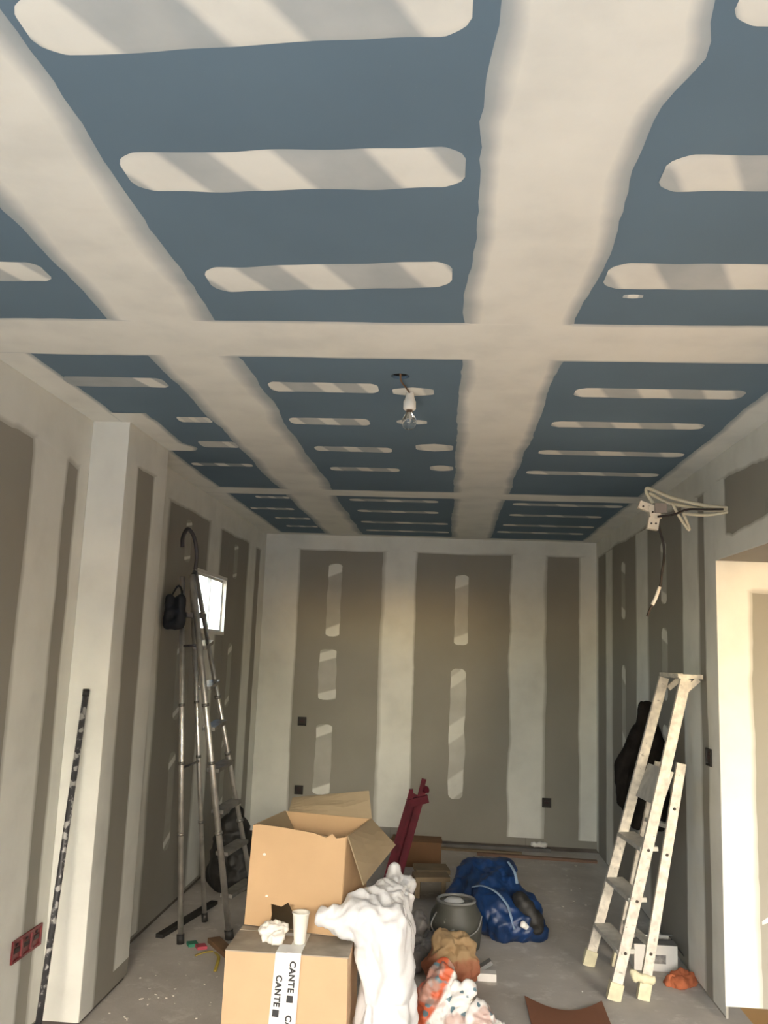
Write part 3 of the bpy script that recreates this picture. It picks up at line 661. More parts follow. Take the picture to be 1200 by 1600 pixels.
wall_sheet('side_panel', [BX(w2, 0.005, 0), BX(w2, d2, 0), BX(w2, d2, h2), BX(w2, 0.005, h2 - 0.01)], 0.005, M_card, UB, warp=0.012, seed=3)
wall_sheet('side_panel', [BX(0, d2, 0), BX(0, 0.005, 0), BX(0, 0.005, h2), BX(0, d2, h2)], 0.005, M_card, UB, seed=4)
wall_sheet('back_panel', [BX(w2 - 0.005, d2, 0), BX(0.005, d2, 0), BX(0.005, d2, h2), BX(w2 - 0.005, d2, h2)], 0.005, M_card, UB, seed=5)
wall_sheet('bottom_panel', [BX(0.005, 0.005, 0.004), BX(w2 - 0.005, 0.005, 0.004), BX(w2 - 0.005, d2 - 0.005, 0.004), BX(0.005, d2 - 0.005, 0.004)], 0.004, M_cardgrey, UB, seed=6)
wall_sheet('flap', [BX(0.02, d2, h2), BX(w2 + 0.005, d2, h2 - 0.005), Vector((-0.305, 3.875, 1.095)), Vector((-0.655, 3.99, 1.030))], 0.005, M_cardgrey, UB, warp=0.02, seed=7, rag=0.06)
wall_sheet('flap', [BX(w2 + 0.004, 0.01, h2 - 0.01), Vector((-0.285, 3.56, 0.785)), Vector((-0.180, 3.86, 0.878)), BX(w2 + 0.004, d2, h2)], 0.005, M_cardgrey, UB, warp=0.012, seed=8)
wall_sheet('flap', [BX(0.006, 0.01, h2), BX(0.006, d2 - 0.01, h2), BX(0.10, d2 - 0.05, h2 - 0.12), BX(0.10, 0.05, h2 - 0.14)], 0.005, M_cardgrey, UB, seed=9)
wall_sheet('flap', [BX(0.03, 0.008, h2 - 0.006), BX(w2 - 0.03, 0.008, h2 - 0.02), BX(w2 - 0.06, 0.09, h2 - 0.15), BX(0.06, 0.09, h2 - 0.15)], 0.005, M_cardgrey, UB, seed=10)
for (u, z, r) in ((0.060, 0.268, 0.006), (0.085, 0.115, 0.005)):
    p = BX(u, -0.002, z); bm = bmesh.new(); bmesh.ops.create_icosphere(bm, subdivisions=1, radius=r, matrix=Matrix.Translation(p) @ Matrix.Diagonal((1.3, 0.5, 1, 1))); bm_link('plaster_spot', bm, M_white, UB)

# --- on the lower box: cup and crumpled paper
cup = lathe_obj('paper_cup', [(0.0, 0.0), (0.0205, 0.0), (0.0215, 0.004), (0.031, 0.104), (0.0335, 0.106), (0.0335, 0.110), (0.029, 0.109), (0.0195, 0.008), (0.0, 0.006)], (-0.503, 3.400, bz + 0.0095), M_cup)
prop(cup, 'tall white paper cup standing on the taped cardboard box', 'cup')
cp = blob_obj('crumpled_paper', [((-0.628, 3.42, bz + 0.04), (-0.580, 3.42, bz + 0.046), 0.026, 0.028), ((-0.60, 3.41, bz + 0.03), (-0.575, 3.38, bz + 0.025), 0.022, 0.016), ((-0.64, 3.40, bz + 0.02), (-0.58, 3.37, bz + 0.018), 0.010, 0.010)], M_white, voxel=0.005, amp=0.004, freq=26, smooth=2, facet=0.018, floor=bz + 0.0095, seed=4)
prop(cp, 'crumpled white paper ball beside the cup on the taped box', 'paper')

# --- white rubble sack slumped beside the boxes, its neck over the box corner
sk = blob_obj('rubble_sack', [((-0.172, 3.42, 0.10), (-0.175, 3.44, 0.36), 0.106, 0.104), ((-0.175, 3.44, 0.36), (-0.180, 3.55, 0.60), 0.104, 0.092), ((-0.180, 3.55, 0.60), (-0.175, 3.74, 0.715), 0.092, 0.066), ((-0.175, 3.74, 0.715), (-0.172, 3.80, 0.79), 0.060, 0.020), ((-0.172, 3.79, 0.75), (-0.125, 3.78, 0.725), 0.040, 0.040),
        ((-0.185, 3.46, 0.66), (-0.425, 3.42, 0.702), 0.086, 0.033), ((-0.178, 3.45, 0.46), (-0.195, 3.46, 0.63), 0.097, 0.090), ((-0.32, 3.44, 0.705), (-0.20, 3.64, 0.715), 0.050, 0.066), ((-0.25, 3.45, 0.69), (-0.19, 3.60, 0.68), 0.066, 0.085)],
        M_sack, voxel=0.007, amp=0.006, freq=9.0, stretch=(1.25, 1.0, 0.62), facet=0.030, smooth=5, seed=2, floor=0.0, amp2=0.002, freq2=30)
prop(sk, 'white woven rubble sack slumped beside the cardboard boxes', 'sack')

# --- printed plastic bag, kraft bag, bucket, grey film
pb = blob_obj('plastic_bag', [((0.005, 4.06, 0.10), (0.02, 4.08, 0.22), 0.085, 0.072), ((0.02, 4.08, 0.22), (0.035, 4.12, 0.305), 0.070, 0.036), ((0.05, 4.08, 0.10), (0.17, 4.04, 0.12), 0.10, 0.090), ((0.10, 4.06, 0.22), (0.14, 4.05, 0.26), 0.05, 0.022), ((0.19, 4.02, 0.17), (0.215, 4.01, 0.215), 0.045, 0.014), ((0.20, 4.02, 0.09), (0.25, 4.02, 0.08), 0.09, 0.07)],
        M_pbag, voxel=0.007, amp=0.012, freq=13, smooth=3, facet=0.030, seed=6, floor=0.0, amp2=0.004)
prop(pb, 'crumpled white plastic bag with orange print, nearest on the floor', 'bag')
kb = blob_obj('paper_bag', [((0.05, 4.84, 0.08), (0.06, 4.86, 0.16), 0.10, 0.085), ((0.14, 4.84, 0.08), (0.13, 4.86, 0.15), 0.085, 0.075), ((0.08, 4.87, 0.18), (0.12, 4.87, 0.19), 0.060, 0.050)], M_kraft, voxel=0.008, amp=0.008, freq=11, smooth=3, facet=0.034, seed=9, floor=0.0)
prop(kb, 'crumpled brown kraft paper bag behind the orange printed bag', 'bag')
BK = empty('bucket', (0.115, 5.42, 0), 'dark grey plaster bucket with a white highlight painted on top', 'bucket')
bc = (0.115, 5.42, 0)
lathe_obj('bucket_body', [(0.0, 0.0), (0.135, 0.0), (0.142, 0.01), (0.155, 0.14), (0.148, 0.185), (0.118, 0.235), (0.116, 0.258), (0.104, 0.258), (0.104, 0.20), (0.0, 0.20)], bc, M_bucket, BK, 32)
tube_obj('bucket_rim', [(bc[0] + 0.110 * math.cos(a), bc[1] + 0.110 * math.sin(a), 0.260) for a in [2 * math.pi * k / 32 for k in range(33)]], 0.0085, M_rim, BK, 8)
lathe_obj('bucket_filling', [(0.103, 0.240), (0.07, 0.246), (0.0, 0.249)], bc, M_rim, BK)
lathe_obj('highlight_disc', [(0.0, 0.262), (0.045, 0.261), (0.062, 0.244)], (bc[0] - 0.012, bc[1] + 0.02, 0.0), M_highlight, BK)  # white disc stands in for a highlight on the bucket top
tube_obj('handle', spline([(0.00, 5.31, 0.215), (-0.03, 5.27, 0.15), (0.03, 5.265, 0.10), (0.13, 5.27, 0.085), (0.23, 5.285, 0.13), (0.262, 5.34, 0.20)], 6), 0.0045, M_rim, BK, 6)
gf = blob_obj('plastic_film', [((-0.12, 5.16, 0.06), (-0.10, 5.30, 0.16), 0.055, 0.045), ((-0.06, 5.06, 0.05), (-0.03, 5.18, 0.10), 0.045, 0.040), ((-0.10, 4.96, 0.05), (-0.07, 5.1, 0.06), 0.04, 0.05)], M_gsheet, voxel=0.008, amp=0.010, freq=10, smooth=3, facet=0.03, seed=12, floor=0.0)
prop(gf, 'crumpled grey plastic film between the white sack and bucket', 'plastic film')

# --- blue tote bag
BB = empty('tote_bag', (0.42, 5.75, 0), 'big glossy blue plastic tote bag slumped open on the floor', 'bag')
blob_obj('bag_body', [((0.36, 5.66, 0.13), (0.32, 5.92, 0.20), 0.140, 0.17), ((0.22, 5.98, 0.25), (0.40, 5.98, 0.28), 0.11, 0.11), ((0.17, 5.92, 0.16), (0.15, 5.86, 0.12), 0.10, 0.10), ((0.38, 5.62, 0.10), (0.54, 5.60, 0.09), 0.12, 0.085), ((0.44, 5.80, 0.19), (0.52, 5.70, 0.13), 0.12, 0.11), ((0.56, 5.66, 0.08), (0.60, 5.60, 0.06), 0.08, 0.06)],
        M_blueb, BB, voxel=0.010, amp=0.008, freq=6.5, smooth=5, facet=0.034, seed=3, floor=0.0, amp2=0.003)
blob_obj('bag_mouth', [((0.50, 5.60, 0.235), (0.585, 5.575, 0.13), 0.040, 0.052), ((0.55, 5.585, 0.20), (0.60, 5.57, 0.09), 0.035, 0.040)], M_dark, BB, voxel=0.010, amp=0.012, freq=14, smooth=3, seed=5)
tube_obj('carry_strap', spline([(0.22, 5.72, 0.260), (0.28, 5.66, 0.285), (0.36, 5.60, 0.268), (0.42, 5.545, 0.215), (0.445, 5.515, 0.150), (0.465, 5.50, 0.09)], 8), 0.011, M_strap, BB, 8, flat=0.4)
tube_obj('carry_strap', spline([(0.45, 5.88, 0.385), (0.485, 5.80, 0.34), (0.50, 5.74, 0.27), (0.515, 5.68, 0.23)], 8), 0.010, M_strap, BB, 8, flat=0.4)
sc1 = blob_obj('crumpled_paper', [((0.515, 5.478, 0.125), (0.525, 5.478, 0.12), 0.020, 0.018)], M_white, voxel=0.005, amp=0.005, freq=30, smooth=2, seed=8)
prop(sc1, 'small pale paper scrap in the mouth of the blue bag', 'paper')

# --- red folded stand, brown box, timber tray, planks by the back wall
RS = empty('folding_stand', (-0.28, 6.7, 0), 'dark red folded metal stand leaning behind the open box', 'stand')
beam_obj('post', (-0.335, 6.60, 0.0), (-0.175, 6.72, 0.64), 0.060, 0.062, (0, 1, 0), M_red, RS, 0.008)
beam_obj('leg', (-0.300, 6.55, 0.0), (-0.115, 6.68, 0.715), 0.030, 0.050, (0, 1, 0), M_red, RS, 0.006)
beam_obj('leg', (-0.385, 6.56, 0.0), (-0.205, 6.66, 0.66), 0.030, 0.045, (0, 1, 0), M_red, RS, 0.006)
bm = bmesh.new(); add_beam(bm, (-0.235, 6.64, 0.585), (-0.085, 6.66, 0.625), 0.055, 0.05, (0, 0, 1)); bevel(bm, 0.008); bm_link('collar', bm, M_red, RS)
beam_obj('prong', (-0.205, 6.66, 0.60), (-0.212, 6.66, 0.685), 0.035, 0.030, (0, 1, 0), M_red, RS, 0.006)
beam_obj('prong', (-0.150, 6.67, 0.62), (-0.118, 6.68, 0.760), 0.040, 0.036, (0, 1, 0), M_red, RS, 0.006)
lathe_obj('knob', [(0, 0), (0.022, 0.0), (0.024, 0.02), (0.016, 0.04), (0, 0.042)], (-0.100, 6.64, 0.67), M_red, RS, 12)
b2 = empty('cardboard_box', (-0.18, 7.35, 0), 'small dark brown cardboard box on the floor by the red stand', 'box', 'cardboard boxes')
bm = bmesh.new(); add_box(bm, (-0.175, 7.38, 0.095), (0.40, 0.26, 0.19)); bevel(bm, 0.006); bm_link('carton', bm, M_cardold, b2)
wall_sheet('flap', [(-0.38, 7.25, 0.192), (0.03, 7.25, 0.192), (0.03, 7.38, 0.197), (-0.38, 7.38, 0.197)], 0.004, M_cardold, b2)
tr = empty('timber_trestle', (-0.045, 6.45, 0), 'low rough timber bench offcut beside the blue bag', 'timber')
beam_obj('top_board', (-0.165, 6.36, 0.145), (0.075, 6.40, 0.150), 0.03, 0.17, (0, 0, 1), M_tan, tr); beam_obj('top_board', (-0.165, 6.56, 0.150), (0.075, 6.60, 0.150), 0.03, 0.20, (0, 0, 1), M_tan, tr)
for x in (-0.135, 0.045): beam_obj('leg', (x, 6.48, 0.0), (x, 6.49, 0.133), 0.28, 0.03, (0, 1, 0), M_tan, tr)
p1 = beam_obj('metal_profile', (-0.02, 8.02, 0.016), (0.98, 8.055, 0.016), 0.03, 0.048, (0, 0, 1), M_profile, None); prop(p1, 'long grey metal profile lying along the back wall', 'profile')
p2 = beam_obj('wooden_plank', (0.33, 7.80, 0.011), (1.33, 7.74, 0.011), 0.02, 0.055, (0, 0, 1), M_plank, None); prop(p2, 'thin reddish wooden plank on the floor before the back wall', 'plank')
p3 = beam_obj('wooden_plank', (-0.02, 7.93, 0.010), (0.72, 7.90, 0.010), 0.018, 0.05, (0, 0, 1), M_tan, None); prop(p3, 'short pale wooden batten beside the grey profile', 'plank')
pl = blob_obj('plaster_lump', [((0.83, 8.045, 0.062), (0.93, 8.04, 0.062), 0.018, 0.022)], M_white, voxel=0.007, amp=0.010, freq=24, smooth=2, seed=15); prop(pl, 'white lump of plaster on the grey profile', 'plaster')

# --- brown board and white scrap on the floor
bm = bmesh.new(); N = 14; g = []
for s in (0, 1):
    gg = []
    for i in range(N + 1):
        u = i / N; r = []
        for v in (0, 0.5, 1):
            y = 4.14 + (4.66 - 0.10 * math.sin(math.pi * u) - 4.14) * v; r.append(bm.verts.new((0.452 + 0.365 * u + 0.012 * v * (u - 0.5), y, 0.008 + 0.018 * (2 * u - 1) ** 2 * v + (0.005 if s else 0))))
        gg.append(r)
    g.append(gg)
for s in (0, 1):
    for i in range(N):
        for j in range(2): bm.faces.new((g[s][i][j], g[s][i + 1][j], g[s][i + 1][j + 1], g[s][i][j + 1]))
ring = [(i, 0) for i in range(N)] + [(N, 0), (N, 1)] + [(i, 2) for i in range(N, 0, -1)] + [(0, 2), (0, 1)]
for (i, j), (k, l) in zip(ring, ring[1:] + ring[:1]): bm.faces.new((g[0][i][j], g[1][i][j], g[1][k][l], g[0][k][l]))
bd = bm_link('brown_board', bm, M_cardred); prop(bd, 'curved reddish brown board lying at the front of the floor', 'board')
ws = empty('foam_scrap', (0.27, 4.94, 0), 'white foam offcut on the floor beside the kraft bag', 'scrap')
box_obj('offcut', (0.225, 4.90, 0.0), (0.322, 4.96, 0.038), M_white, ws, 0.003); 
bm = bmesh.new(); add_beam(bm, (0.235, 4.99, 0.03), (0.30, 5.0, 0.07), 0.02, 0.05, (0, 0, 1)); bevel(bm, 0.006); bm_link('grey_chunk', bm, M_rim, ws)

# --- aluminium double ladder on the left
AL = empty('stepladder', (-1.32, 5.42, 0), 'tall worn aluminium double stepladder by the left wall window', 'ladder', 'stepladders')
A0, A1 = Vector((-1.195, 5.30, 0)), Vector((-1.523, 5.13, 2.10)); B0, B1 = Vector((-1.110, 5.68, 0)), Vector((-1.572, 5.35, 2.15))
C0, C1 = Vector((-1.447, 5.17, 0)), Vector((-1.603, 5.20, 2.09)); E0, E1 = Vector((-1.422, 5.59, 0)), Vector((-1.617, 5.45, 2.09))
def rail(name, p0, p1, r):
    bm = bmesh.new(); add_tube(bm, [p0, p1], r, 12, None, True, 0.75); o = bm_link(name, bm, M_alu, AL, True)
    bm = bmesh.new(); add_tube(bm, [p0 + Vector((0, 0, 0.002)), p0.lerp(p1, 0.025)], r * 1.35, 12); bm_link('rubber_foot', bm, M_dark, o, True)
    for t in (0.28, 0.47, 0.63): 
        bm = bmesh.new(); add_tube(bm, [p0.lerp(p1, t), p0.lerp(p1, t + 0.008)], r * 1.18, 12); bm_link('clamp_ring', bm, M_tread, o, True)
    return o
rail('front_rail', A0, A1, 0.0195); rail('front_rail', B0, B1, 0.0185); rail('rear_rail', C0, C1, 0.0165); rail('rear_rail', E0, E1, 0.0145)
for k in range(7):
    z = 0.24 + 0.24 * k; t = z / 2.12; a = A0.lerp(A1, t); b = B0.lerp(B1, t); n = (a - b).normalized()
    beam_obj('tread', a - n * 0.012, b + n * 0.012, 0.075, 0.022, (1, 0, 0), M_tread, AL)
beam_obj('platform', Vector((-1.545, 5.17, 1.86)), Vector((-1.565, 5.38, 1.86)), 0.15, 0.03, (1, 0, 0), M_hoop, AL)
tube_obj('hand_hoop', spline([(-1.612, 5.185, 2.27), (-1.615, 5.19, 2.33), (-1.600, 5.23, 2.388), (-1.575, 5.29, 2.345), (-1.562, 5.33, 2.24), (-1.572, 5.35, 2.12)], 8), 0.0125, M_hoop, AL, 10)
tube_obj('top_hinge', [(-1.52, 5.13, 2.08), (-1.572, 5.35, 2.13)], 0.016, M_hoop, AL)
tube_obj('spreader_bar', [C0.lerp(C1, 0.46), E0.lerp(E1, 0.46)], 0.007, M_hoop, AL, 8)
tube_obj('spreader_bar', [C0.lerp(C1, 0.80), A0.lerp(A1, 0.80)], 0.007, M_hoop, AL, 8)
TP_ = empty('tool_pouch', (-1.62, 5.125, 1.77), 'dark tool pouch hanging from the aluminium ladder rear rail', 'pouch')
blob_obj('pouch_body', [((-1.645, 5.125, 1.80), (-1.645, 5.125, 1.95), 0.030, 0.026), ((-1.575, 5.125, 1.80), (-1.58, 5.125, 1.95), 0.034, 0.030), ((-1.645, 5.125, 1.80), (-1.575, 5.125, 1.80), 0.032, 0.034), ((-1.645, 5.125, 1.88), (-1.575, 5.125, 1.88), 0.030, 0.032)], M_tool, TP_, voxel=0.007, amp=0.006, freq=14, smooth=4, seed=2)
tube_obj('pouch_strap', spline([(-1.645, 5.125, 1.95), (-1.622, 5.185, 2.03), (-1.590, 5.17, 2.0), (-1.58, 5.125, 1.94)], 6), 0.006, M_tool, TP_, 6)
mb = beam_obj('metal_bar', (-1.595, 5.24, 0.012), (-1.46, 5.96, 0.012), 0.022, 0.045, (0, 0, 1), M_dark, None); prop(mb, 'black bar on the floor through the aluminium ladder feet', 'bar')
gb = blob_obj('rubbish_bag', [((-1.46, 6.26, 0.14), (-1.44, 6.28, 0.40), 0.14, 0.11), ((-1.36, 6.20, 0.13), (-1.38, 6.24, 0.34), 0.11, 0.09), ((-1.43, 6.27, 0.40), (-1.42, 6.27, 0.55), 0.08, 0.03)], M_dark, voxel=0.012, amp=0.022, freq=8, smooth=5, seed=7, floor=0.0); prop(gb, 'full black rubbish bag on the floor behind the aluminium ladder', 'bag')
for nm, pts, lab in (('plastic_strap', [(-1.31, 4.985, 0.006), (-1.27, 5.02, 0.014), (-1.235, 5.07, 0.006)], 'short yellow plastic strap on the floor beside the aluminium ladder'), ('plastic_strap', [(-1.215, 5.05, 0.006), (-1.165, 4.93, 0.022), (-1.145, 4.78, 0.006)], 'bent yellow plastic strap against the taped box')):
    o = tube_obj(nm, spline(pts, 6), 0.009, M_yellow, None, 6, flat=0.4); prop(o, lab, 'strap')
for nm, p, m, lab in (('plastic_scrap', (-1.315, 5.125, 0.008), M_pink, 'small pink plastic scrap on the floor by the ladder'), ('plastic_scrap', (-1.375, 5.16, 0.008), M_green, 'small green plastic scrap on the floor by the ladder')):
    bm = bmesh.new(); add_box(bm, p, (0.055, 0.06, 0.016), Matrix.Rotation(0.5, 3, 'Z')); bevel(bm, 0.005); prop(bm_link(nm, bm, m), lab, 'scrap')
of = beam_obj('wood_offcut', (-1.275, 5.24, 0.013), (-1.10, 4.985, 0.013), 0.026, 0.07, (0, 0, 1), M_wood, None); prop(of, 'brown wood offcut on the floor beside the taped box', 'wood')

# --- splattered pole in the corner by the pier, triple socket box
po = empty('broom_pole', (-1.625, 3.76, 0), 'dark plaster-splattered pole leaning in the corner by the white pier', 'pole')
tube_obj('shaft', [(-1.622, 3.74, 0.0), (-1.650, 4.005, 1.435)], 0.0135, M_pole, po, 12); tube_obj('end_cap', [(-1.650, 4.004, 1.43), (-1.651, 4.009, 1.462)], 0.0155, M_dark, po, 12)
def socket(parent_name, center, U, V, N, s, mat, inner, label, group, n=1, du=0.0, dv=0.0):
    e = empty(parent_name, center, label, 'socket', group)
    for k in range(n):
        c = Vector(center) + Vector(U) * du * k + Vector(V) * dv * k; U_, V_, N_ = Vector(U), Vector(V), Vector(N); bm = bmesh.new()
        outer = [(a * s / 2, b * s / 2) for a, b in ((-1, -1), (1, -1), (1, 1), (-1, 1))]; inn = [(a * 0.80, b * 0.80) for a, b in outer]
        R0 = [bm.verts.new(c + U_ * a + V_ * b) for a, b in outer]; R1 = [bm.verts.new(c + U_ * a + V_ * b + N_ * 0.008) for a, b in outer]
        R2 = [bm.verts.new(c + U_ * a + V_ * b + N_ * 0.008) for a, b in inn]; R3 = [bm.verts.new(c + U_ * a * 0.95 + V_ * b * 0.95 + N_ * 0.001) for a, b in inn]
        for A, B in ((R0, R1), (R1, R2), (R2, R3)):
            for i in range(4): bm.faces.new((A[i], A[(i + 1) % 4], B[(i + 1) % 4], B[i]))
        bm.faces.new(R3); orient_c = bm_link('box_rim', bm, mat, e)
        bm = bmesh.new(); rot = Matrix((U_, V_, N_)).transposed(); add_box(bm, c + N_ * 0.0025, (s * 0.55, s * 0.22, 0.004), rot); add_box(bm, c + N_ * 0.0025 + V_ * s * 0.24, (s * 0.18, s * 0.12, 0.004), rot); bm_link('terminal', bm, inner, e)
    return e
socket('socket_box', (-1.278, D - 0.002, 1.019), (1, 0, 0), (0, 0, 1), (0, -1, 0), 0.078, M_sock, M_sockdk, 'upper black socket box on the left of the back wall', 'wall socket boxes')
socket('socket_box', (-1.276, D - 0.002, 0.412), (1, 0, 0), (0, 0, 1), (0, -1, 0), 0.078, M_sock, M_sockdk, 'lower black socket box left on the back wall above the open box', 'wall socket boxes')
socket('socket_box', (0.95, D - 0.002, 0.409), (1, 0, 0), (0, 0, 1), (0, -1, 0), 0.080, M_sock, M_sockdk, 'black socket box right on the back wall near the white ladder', 'wall socket boxes')
socket('socket_box', (XR - 0.003, 4.735, 1.21), (0, -1, 0), (0, 0, 1), (-1, 0, 0), 0.088, M_sock, M_sockdk, 'dark socket box on the right wall edge beside the opening', 'wall socket boxes')
socket('socket_box', (-1.742, 3.745, 0.402), (0, 1, 0), (0, 0, 1), (1, 0, 0), 0.090, M_sockred, M_sockdk, 'dark red triple socket box low on the left wall', 'wall socket boxes', 3, 0.088, 0.0)

# --- white splashed step ladder on the right
WL = empty('stepladder', (0.95, 5.02, 0), 'white paint-splashed folded stepladder leaning on the right wall', 'ladder', 'stepladders')
F1, G1 = Vector((0.850, 5.245, 0)), Vector((1.262, 5.145, 1.60)); F2, G2 = Vector((0.897, 4.765, 0)), Vector((1.290, 4.80, 1.605))
R1_, S1 = Vector((1.005, 5.26, 0)), Vector((1.225, 5.13, 1.13)); R2_, S2 = Vector((1.050, 4.795, 0)), Vector((1.272, 4.845, 1.16))
def lrail(name, p0, p1, w, t):
    o = beam_obj(name, p0, p1, w, t, (1, 0, 0), M_lwhite, WL, 0.006); d = (p1 - p0).normalized()
    beam_obj('rubber_foot', p0 + d * 0.003 + Vector((0, 0, 0.0)), p0 + d * 0.085, w * 1.25, t * 1.5, (1, 0, 0), M_cream, o, 0.008); return o
rf1 = lrail('front_rail', F1, G1, 0.052, 0.028); rf2 = lrail('front_rail', F2, G2, 0.054, 0.030); lrail('rear_rail', R1_, S1, 0.042, 0.026); rr2 = lrail('rear_rail', R2_, S2, 0.048, 0.028)
blob_obj('wrapped_rag', [(R2_ + Vector((-0.035, -0.01, 0.105)), R2_ + Vector((0.045, -0.01, 0.10)), 0.020, 0.018), (R2_ + Vector((-0.05, -0.01, 0.13)), R2_ + Vector((-0.02, -0.01, 0.11)), 0.013, 0.016)], M_cream, rr2, voxel=0.007, amp=0.008, freq=22, smooth=2)
for z in (0.225, 0.475, 0.725):
    a = F1.lerp(G1, z / 1.6); b = F2.lerp(G2, z / 1.6); n = (b - a).normalized()
    o = beam_obj('tread', a + n * 0.012 + Vector((0.015, 0, 0)), b - n * 0.012 + Vector((0.015, 0, 0)), 0.095, 0.022, (1, 0, 0.05), M_lgrey, WL)
    for p in (b + Vector((0.005, -0.0165, 0)),):
        bm = bmesh.new(); bmesh.ops.create_icosphere(bm, subdivisions=1, radius=0.009, matrix=Matrix.Translation(p)); bm_link('bolt', bm, M_bolt, WL)
for z in (0.22, 0.70, 0.93):
    p = R2_.lerp(S2, z / 1.16) + Vector((0.0, -0.016, 0)); bm = bmesh.new(); bmesh.ops.create_icosphere(bm, subdivisions=1, radius=0.009, matrix=Matrix.Translation(p)); bm_link('bolt', bm, M_bolt, WL)
pa, pc = F1.lerp(G1, 0.585), F2.lerp(G2, 0.585); pb_, pd = F1.lerp(G1, 0.70), F2.lerp(G2, 0.70); sh = Vector((0.012, 0, 0))
wall_sheet('platform', [pa + sh + Vector((0, -0.02, 0)), pc + sh + Vector((0, 0.02, 0)), pd + sh + Vector((0.02, 0.02, 0)), pb_ + sh + Vector((0.02, -0.02, 0))], 0.022, M_lgrey, WL, 4, 0.0)
for t in (0.22, 0.72): beam_obj('rear_strut', R1_.lerp(S1, t), R2_.lerp(S2, t), 0.035, 0.02, (1, 0, 0), M_lgrey, WL)
bm = bmesh.new(); add_box(bm, (1.312, 4.975, 1.612), (0.125, 0.40, 0.016)); bevel(bm, 0.005); add_box(bm, (1.25, 4.975, 1.618), (0.010, 0.40, 0.018)); add_box(bm, (1.312, 4.778, 1.618), (0.125, 0.010, 0.018)); add_box(bm, (1.312, 5.17, 1.618), (0.125, 0.010, 0.018)); bm_link('top_tray', bm, M_lwhite, WL)
for y in (4.80, 5.145): beam_obj('tray_bracket', Vector((1.285, y, 1.54)), Vector((1.355, y, 1.602)), 0.03, 0.02, (0, 0, 1), M_lwhite, WL)
jk = empty('jacket', (1.18, 5.36, 0.72), 'black jacket hanging behind the white stepladder', 'jacket')
jme = blob_mesh([((1.205, 5.33, 1.42), (1.205, 5.36, 1.33), 0.035, 0.06), ((1.205, 5.36, 1.32), (1.14, 5.37, 1.10), 0.060, 0.070), ((1.205, 5.36, 1.32), (1.275, 5.37, 1.12), 0.060, 0.060), ((1.14, 5.37, 1.10), (1.125, 5.38, 0.90), 0.075, 0.080), ((1.275, 5.37, 1.18), (1.265, 5.38, 0.90), 0.060, 0.070), ((1.195, 5.37, 1.15), (1.195, 5.38, 0.90), 0.08, 0.09), ((1.125, 5.38, 0.92), (1.165, 5.38, 0.76), 0.075, 0.050), ((1.26, 5.38, 0.9), (1.27, 5.38, 0.76), 0.065, 0.045)], voxel=0.011, amp=0.016, freq=7, stretch=(1.6, 1.2, 0.5), smooth=6, seed=4)
link('body', jme, M_jacket, jk, True)
blob_obj('sleeve', [((1.15, 5.34, 1.25), (1.070, 5.33, 1.08), 0.045, 0.045), ((1.060, 5.33, 1.08), (1.065, 5.33, 0.88), 0.045, 0.034)], M_jacket, jk, voxel=0.010, amp=0.010, freq=10, stretch=(1.4, 1.2, 0.6), smooth=5, seed=6)
blob_obj('collar', [((1.175, 5.32, 1.43), (1.235, 5.32, 1.42), 0.022, 0.022), ((1.205, 5.33, 1.40), (1.205, 5.35, 1.36), 0.035, 0.05)], M_jacket, jk, voxel=0.009, amp=0.006, freq=14, smooth=4)

wb = empty('cardboard_box', (1.23, 5.31, 0), 'small white cardboard box with grey print behind the white ladder', 'box', 'cardboard boxes')
bm = bmesh.new(); zt = 0.135
for lo, hi in (((1.10, 5.22, 0), (1.335, 5.224, zt)), ((1.10, 5.40, 0), (1.335, 5.404, zt)), ((1.10, 5.224, 0), (1.104, 5.40, zt)), ((1.331, 5.224, 0), (1.335, 5.40, zt)), ((1.104, 5.224, 0), (1.331, 5.40, 0.004))): add_box(bm, (Vector(lo) + Vector(hi)) / 2, Vector(hi) - Vector(lo))
bm_link('carton', bm, M_white, wb)
wall_sheet('flap', [(1.10, 5.222, zt + 0.003), (1.335, 5.222, zt + 0.003), (1.335, 5.31, zt + 0.006), (1.10, 5.31, zt + 0.006)], 0.003, M_rim, wb); wall_sheet('flap', [(1.10, 5.402, zt + 0.003), (1.10, 5.32, zt + 0.02), (1.335, 5.32, zt + 0.03), (1.335, 5.402, zt + 0.003)], 0.003, M_rim, wb); wall_sheet('flap', [(1.331, 5.226, zt), (1.331, 5.398, zt), (1.372, 5.39, zt - 0.05), (1.372, 5.235, zt - 0.055)], 0.004, M_dark, wb)  # grey top flaps carry painted shading, dark side flap stands for shadow
box_obj('printed_label', (1.185, 5.2185, 0.040), (1.272, 5.2198, 0.085), M_inkgrey, wb)
rg = blob_obj('rag', [((1.27, 5.00, 0.015), (1.36, 5.05, 0.02), 0.03, 0.028), ((1.24, 5.03, 0.012), (1.29, 5.06, 0.02), 0.026, 0.03), ((1.31, 5.06, 0.03), (1.35, 5.07, 0.035), 0.026, 0.02)], M_rag, voxel=0.006, amp=0.010, freq=20, smooth=2, facet=0.024, seed=13, floor=0.0); prop(rg, 'orange rag crumpled on the floor by the right wall', 'rag')

